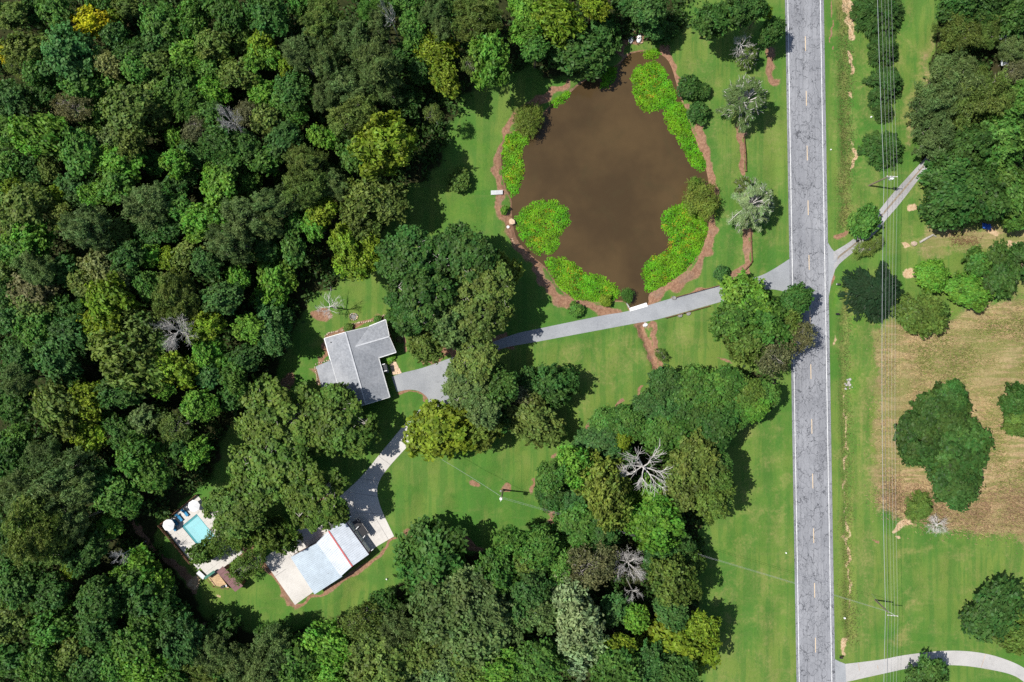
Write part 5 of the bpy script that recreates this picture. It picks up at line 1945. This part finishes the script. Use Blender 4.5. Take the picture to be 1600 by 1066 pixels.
# ------------------------------------------------------------------ labels that tell the trees apart
MARKS = [(t['px'], t['py'], t['label'].split(',')[0]) for t in TREES if t['label']]
SHORT = [(142,38,'the bright yellow tree'), (109,167,'the pinkish half-bare tree'), (352,182,'the white upper snag'), (66,210,'the big fresh green tree at upper left'),
 (607,18,'the top edge snag'), (648,48,'the neat round tree'), (694,122,'the yellow-tinged lawn tree'), (608,224,'the large yellow-green lawn tree'),
 (159,412,'the pale cream-green tree'), (268,517,'the long white snag'), (76,752,'the largest lower pine'), (180,872,'the small grey snag'),
 (510,480,'the leaning white tree by the house'), (430,430,'the fresh green ragged tree by the house'), (290,820,'the swimming pool'), (360,910,'the maroon-roofed shed'), (520,870,'the metal-roofed barn'),
 (680,876,'the large dark tree opposite the barn'), (907,978,'the silvery green tree'), (985,886,'the white-topped dead tree'), (1010,735,'the largest dead tree'),
 (1062,1005,'the yellow-green tree by the meadow'), (862,600,'the dark lawn tree'), (906,76,'the wide dark pond-end tree'), (1170,152,'the largest strip pine'),
 (1391,140,'the cedar row'), (1375,457,'the very dark cedar'), (1541,350,'the blue tarp'), (1563,70,'the tin roofed shelter'), (1484,690,'the dry field mound'), (680,672,'the bright tree by the concrete drive'),
 (720,460,'the oak grove'), (1090,600,'the drain mouth'), (1256,505,'the road by the driveway mouth'), (560,565,'the grey house roof'), (785,772,'the lawn pole'), (935,662,'the red dirt strip')]
WHERE = ['on the road side of', 'above and roadward of', 'above', 'above and left of', 'on the left of', 'below and left of', 'below', 'below and roadward of']
def auto_label(t, far=0):
    ds = sorted(((t['px']-a)**2+(t['py']-b)**2, a, b, n) for a, b, n in SHORT)
    ds = [d for d in ds if d[0] > 64]
    d, a, b, n = ds[far]
    ang = math.atan2(-(t['py']-b), t['px']-a)
    s = WHERE[int(round(ang/(math.pi/4))) % 8]
    d = math.sqrt(d)
    ring = 'just ' if d < 50 else ('' if d < 95 else 'well ')
    size = 'small ' if t['r'] < 21 else ('large ' if t['r'] > 37 else '')
    kw = KW[t['kind']].replace('small ', '') if size == 'small ' else KW[t['kind']]
    n = n if len(n) < 34 else n
    lab = f"{size}{CW[t['col']]} {kw} {ring}{s} {n}"
    if len(lab.split()) > 15: lab = lab.replace(' broadleaf tree', ' tree').replace(' ragged-edged tree', ' ragged tree').replace('creeper-covered tree', 'creeper tree')
    if len(lab.split()) > 15: lab = lab.replace('the bright tree by the concrete drive', 'the bright drive-side tree').replace('the leaning white tree by the house', 'the leaning white tree').replace('the fresh green ragged tree by the house', 'the fresh green house tree').replace('the big fresh green tree at upper left', 'the big fresh green tree').replace('the yellow-green tree by the meadow', 'the meadow-edge tree')
    return lab, d
rows = {1382: 'top', 1387: 'second', 1391: 'third', 1386: 'fourth and smallest', 1390: 'lowest'}
used = {}
for t in TREES:
    o = t['o']
    if t['kind'] == 'c' and t['px'] in rows and not t['label']:
        t['label'] = f"deep green cedar, the {rows[t['px']]} of the row under the wires"
        o['group'] = 'cedars in a row under the wires'
    if t['label']:
        used[t['label']] = 1
        o['label'] = t['label']
for far in (0, 1, 2, 3):
    todo = {}
    for t in TREES:
        if not t['label']:
            l, d = auto_label(t, far)
            todo.setdefault(l, []).append((d, t))
    for l, ts in todo.items():
        if len(ts) == 1 and l not in used:
            t = ts[0][1]; t['label'] = l; t['o']['label'] = l; used[l] = 1
        elif far == 3:
            ts.sort(key=lambda q: q[0])
            for k, (d, t) in enumerate(ts):
                l2 = l+', '+['nearest', 'second nearest', 'third nearest', 'fourth nearest', 'fifth nearest'][min(k, 4)]
                t['label'] = l2; t['o']['label'] = l2; used[l2] = 1
for t in TREES:
    o = t['o']
    if 'group' not in o:
        x, y, k = t['px'], t['py'], t['kind']
        if k == 'd': g = 'bare dead trees'
        elif k in 's': g = 'garden shrubs'
        elif k == 'i': g = 'willow bushes by the pond'
        elif k == 'o': g = 'oaks round the house'
        elif x > 1280: g = 'trees east of the road'
        elif k == 'k' or (x > 800 and y > 560): g = 'trees of the thicket'
        elif y > 840 and x > 380: g = 'trees below the lawn'
        elif x < 640 or y < 140: g = 'trees of the western woods'
        else: g = 'trees on the lawns'
        o['group'] = g

# ------------------------------------------------------------------ uncountable low growth
def scatter_leaves(name, region, n, zlo, zhi, leaf, aspect, col, label, cat, mat='leaf', seed=1, clump=0.0, z0=0.0, up=.8, dome=None):
    rs = np.random.RandomState(seed)
    pl = pts_np(region)
    lo, hi = pl.min(0), pl.max(0)
    out = np.zeros((0, 2))
    while len(out) < n:
        q = rs.uniform(lo, hi, (n*2, 2))
        out = np.concatenate([out, q[inside(q[:, 0], q[:, 1], pl)]])
    out = out[:n]
    if clump:
        k = max(8, int(n*clump))
        cen = out[rs.choice(n, k)]
        out = cen[rs.randint(k, size=n)]+rs.normal(size=(n, 2))*(0.32 if zhi < 1 else .8)
    z = rs.uniform(zlo, zhi, n)
    if dome is not None:
        e = seg_dist(out[:, 0], out[:, 1], pl, True)
        keep = rs.uniform(size=n) < np.clip(.25+e/1.1, 0, 1)
        out, e, n = out[keep], e[keep], int(keep.sum())
        z = z0+(zlo+(zhi-zlo)*np.clip(e/dome, 0.15, 1))*rs.uniform(.55, 1.1, n)
    c = np.stack([out, (z if dome is not None else z+z0)[:, None]], 1) if False else np.concatenate([out, (z if dome is not None else z+z0)[:, None]], 1)
    nrm = rs.normal(size=(n, 3))*0.55+np.array([0, 0, up])
    vs = leaf_quads(c, nrm, leaf, aspect, rs, .25)
    wv = 0.5+0.25*np.sin(out[:, 0]*1.3+np.cos(out[:, 1]*.9)*2)*np.cos(out[:, 1]*1.1)
    tint = np.clip(wv+rs.normal(size=n)*.2, 0, 1)
    hue = np.clip(.5+rs.normal(size=n)*.13+(.20*np.sin(out[:, 0]*.55+1.7*np.sin(out[:, 1]*.4))*np.sin(out[:, 1]*.62) if dome else 0), 0, 1)
    o = link(name, finish(name, vs, tint, hue, M[mat]))
    o.color = (*col, 1)
    tag(o, label, cat, kind='stuff')
    return o
PL = {'north_east': 'large oval bed of bright water plants at the upper right shore', 'head': 'small patch of water plants below the white boats', 'middle': 'rounded bed of water plants below the largest oval one',
      'east': 'narrow bed of water plants along the right shore', 'west': 'strip of water plants along the upper left shore', 'inlet': 'two-lobed bed of water plants at the lower left shore',
      'south': 'long curved bed of water plants at the bottom of the pond', 'south_east': 'largest bed of water plants, at the lower right shore', 'bank': 'small green strip of water plants at the upper left bank',
      'shaded': 'shaded patch of water plants below the wide dark tree'}
for i, (k, pix) in enumerate(PLANTS.items()):
    out_ = smooth(pix, True, 4)
    rj = random.Random(i)
    cx = sum(p[0] for p in out_)/len(out_); cy_ = sum(p[1] for p in out_)/len(out_)
    out_ = [(p[0]+rj.uniform(-2.6, 2.6), p[1]+rj.uniform(-2.6, 2.6)) for p in out_]
    a = pts_np(out_)
    area = 0.5*abs(np.dot(a[:, 0], np.roll(a[:, 1], 1))-np.dot(a[:, 1], np.roll(a[:, 0], 1)))
    scatter_leaves('water_plants', out_, int(area*48), .0, .55, .18, .66, (.122, .312, .012), PL[k], 'water plants', seed=20+i, z0=-.30, up=2.4, dome=1.0)
    if area > 60:
        inn = [(cx+(p[0]-cx)*.74, cy_+(p[1]-cy_)*.74) for p in out_]
        scatter_leaves('flower_spikes', inn, int(area*3.0), .12, .34, .15, .5, (.42, .34, .03), 'yellowing and reddish tops scattered through the '+PL[k].split(' of ')[0].replace('strip', 'bed')+' at '+{'north_east': 'the upper right', 'middle': 'the middle right', 'east': 'the right', 'west': 'the upper left', 'inlet': 'the lower left', 'south': 'the bottom', 'south_east': 'the lower right'}.get(k, 'the shore'),
                       'water plants', seed=60+i, clump=.05)
scatter_leaves('undergrowth', FOREST, 120000, .1, 3.2, .42, .55, (.045, .095, .020), 'low undergrowth on the floor of the western woods and thicket', 'undergrowth', seed=3, clump=.025)
scatter_leaves('undergrowth', FOREST_E, 9000, .1, 2.4, .40, .5, (.045, .095, .020), 'low undergrowth beneath the trees at the upper right', 'undergrowth', seed=4, clump=.06)

def straw(name, region, n, hgt, w, cols, label, seed):
    """upright and flattened stalks of rough grass"""
    rs = np.random.RandomState(seed)
    pl = pts_np(region)
    lo, hi = pl.min(0), pl.max(0)
    out = np.zeros((0, 2))
    while len(out) < n:
        q = rs.uniform(lo, hi, (n*2, 2))
        out = np.concatenate([out, q[inside(q[:, 0], q[:, 1], pl)]])
    out = out[:n]+rs.normal(size=(n, 2))*(1.6 if 'dry' in name else .7)
    a = rs.uniform(0, 6.28, n)
    lean = rs.uniform(.2, .9, n)*hgt
    h = hgt*rs.uniform(.4, 1.1, n)
    ca, sa = np.cos(a), np.sin(a)
    b0 = np.stack([out[:, 0]-sa*w, out[:, 1]+ca*w, np.zeros(n)], 1)
    b1 = np.stack([out[:, 0]+sa*w, out[:, 1]-ca*w, np.zeros(n)], 1)
    t0 = np.stack([out[:, 0]+ca*lean+sa*w*.4, out[:, 1]+sa*lean-ca*w*.4, h], 1)
    t1 = np.stack([out[:, 0]+ca*lean-sa*w*.4, out[:, 1]+sa*lean+ca*w*.4, h], 1)
    vs = np.stack([b0, b1, t0, t1], 1).reshape(-1, 3)
    tint = rs.uniform(0.1, .9, n); hue = np.clip(.5+rs.normal(size=n)*.25, 0, 1)
    o = link(name, finish(name, vs, tint, hue, M['leaf']))
    o.color = (*cols, 1)
    tag(o, label, 'grass', kind='stuff')
FIELD = [(1372,530),(1390,505),(1440,503),(1480,506),(1530,480),(1570,475),(1640,468),(1640,848),(1600,840),(1500,826),(1440,812),(1400,805),(1378,796),(1366,700),(1372,620)]
straw('dry_grass', FIELD, 26000, .55, .05, (.44, .33, .18), 'tall straw-coloured grass of the dry field', 1)
straw('dry_grass', [(1372,790),(1440,808),(1600,838),(1640,842),(1640,775),(1570,760),(1545,780),(1500,805),(1400,745)], 10000, .6, .06, (.36, .25, .15), 'tall brownish weeds along the lower edge of the dry field', 2)
straw('green_grass', [(1430,540),(1480,525),(1540,505),(1640,490),(1640,600),(1560,590),(1480,600),(1440,580)], 13000, .4, .05, (.19, .23, .06), 'green grass coming through in the upper right of the dry field', 5)
straw('green_grass', [(1545,600),(1575,640),(1580,720),(1640,730),(1640,775),(1555,765),(1535,700)], 4500, .4, .05, (.19, .23, .06), 'green grass between the two clumps of trees in the dry field', 6)
straw('rough_grass', [(1312,0),(1328,0),(1331,150),(1331,330),(1316,365),(1308,350),(1312,150)], 5200, .28, .045, (.19, .19, .065), 'rough brownish grass in the upper roadside ditch', 3)
straw('rough_grass', [(1316,440),(1332,440),(1330,640),(1332,800),(1338,1010),(1316,1000),(1314,800),(1313,600)], 5200, .28, .045, (.19, .19, .065), 'rough brownish grass in the lower roadside ditch', 4)
print('objects', len(bpy.data.objects))
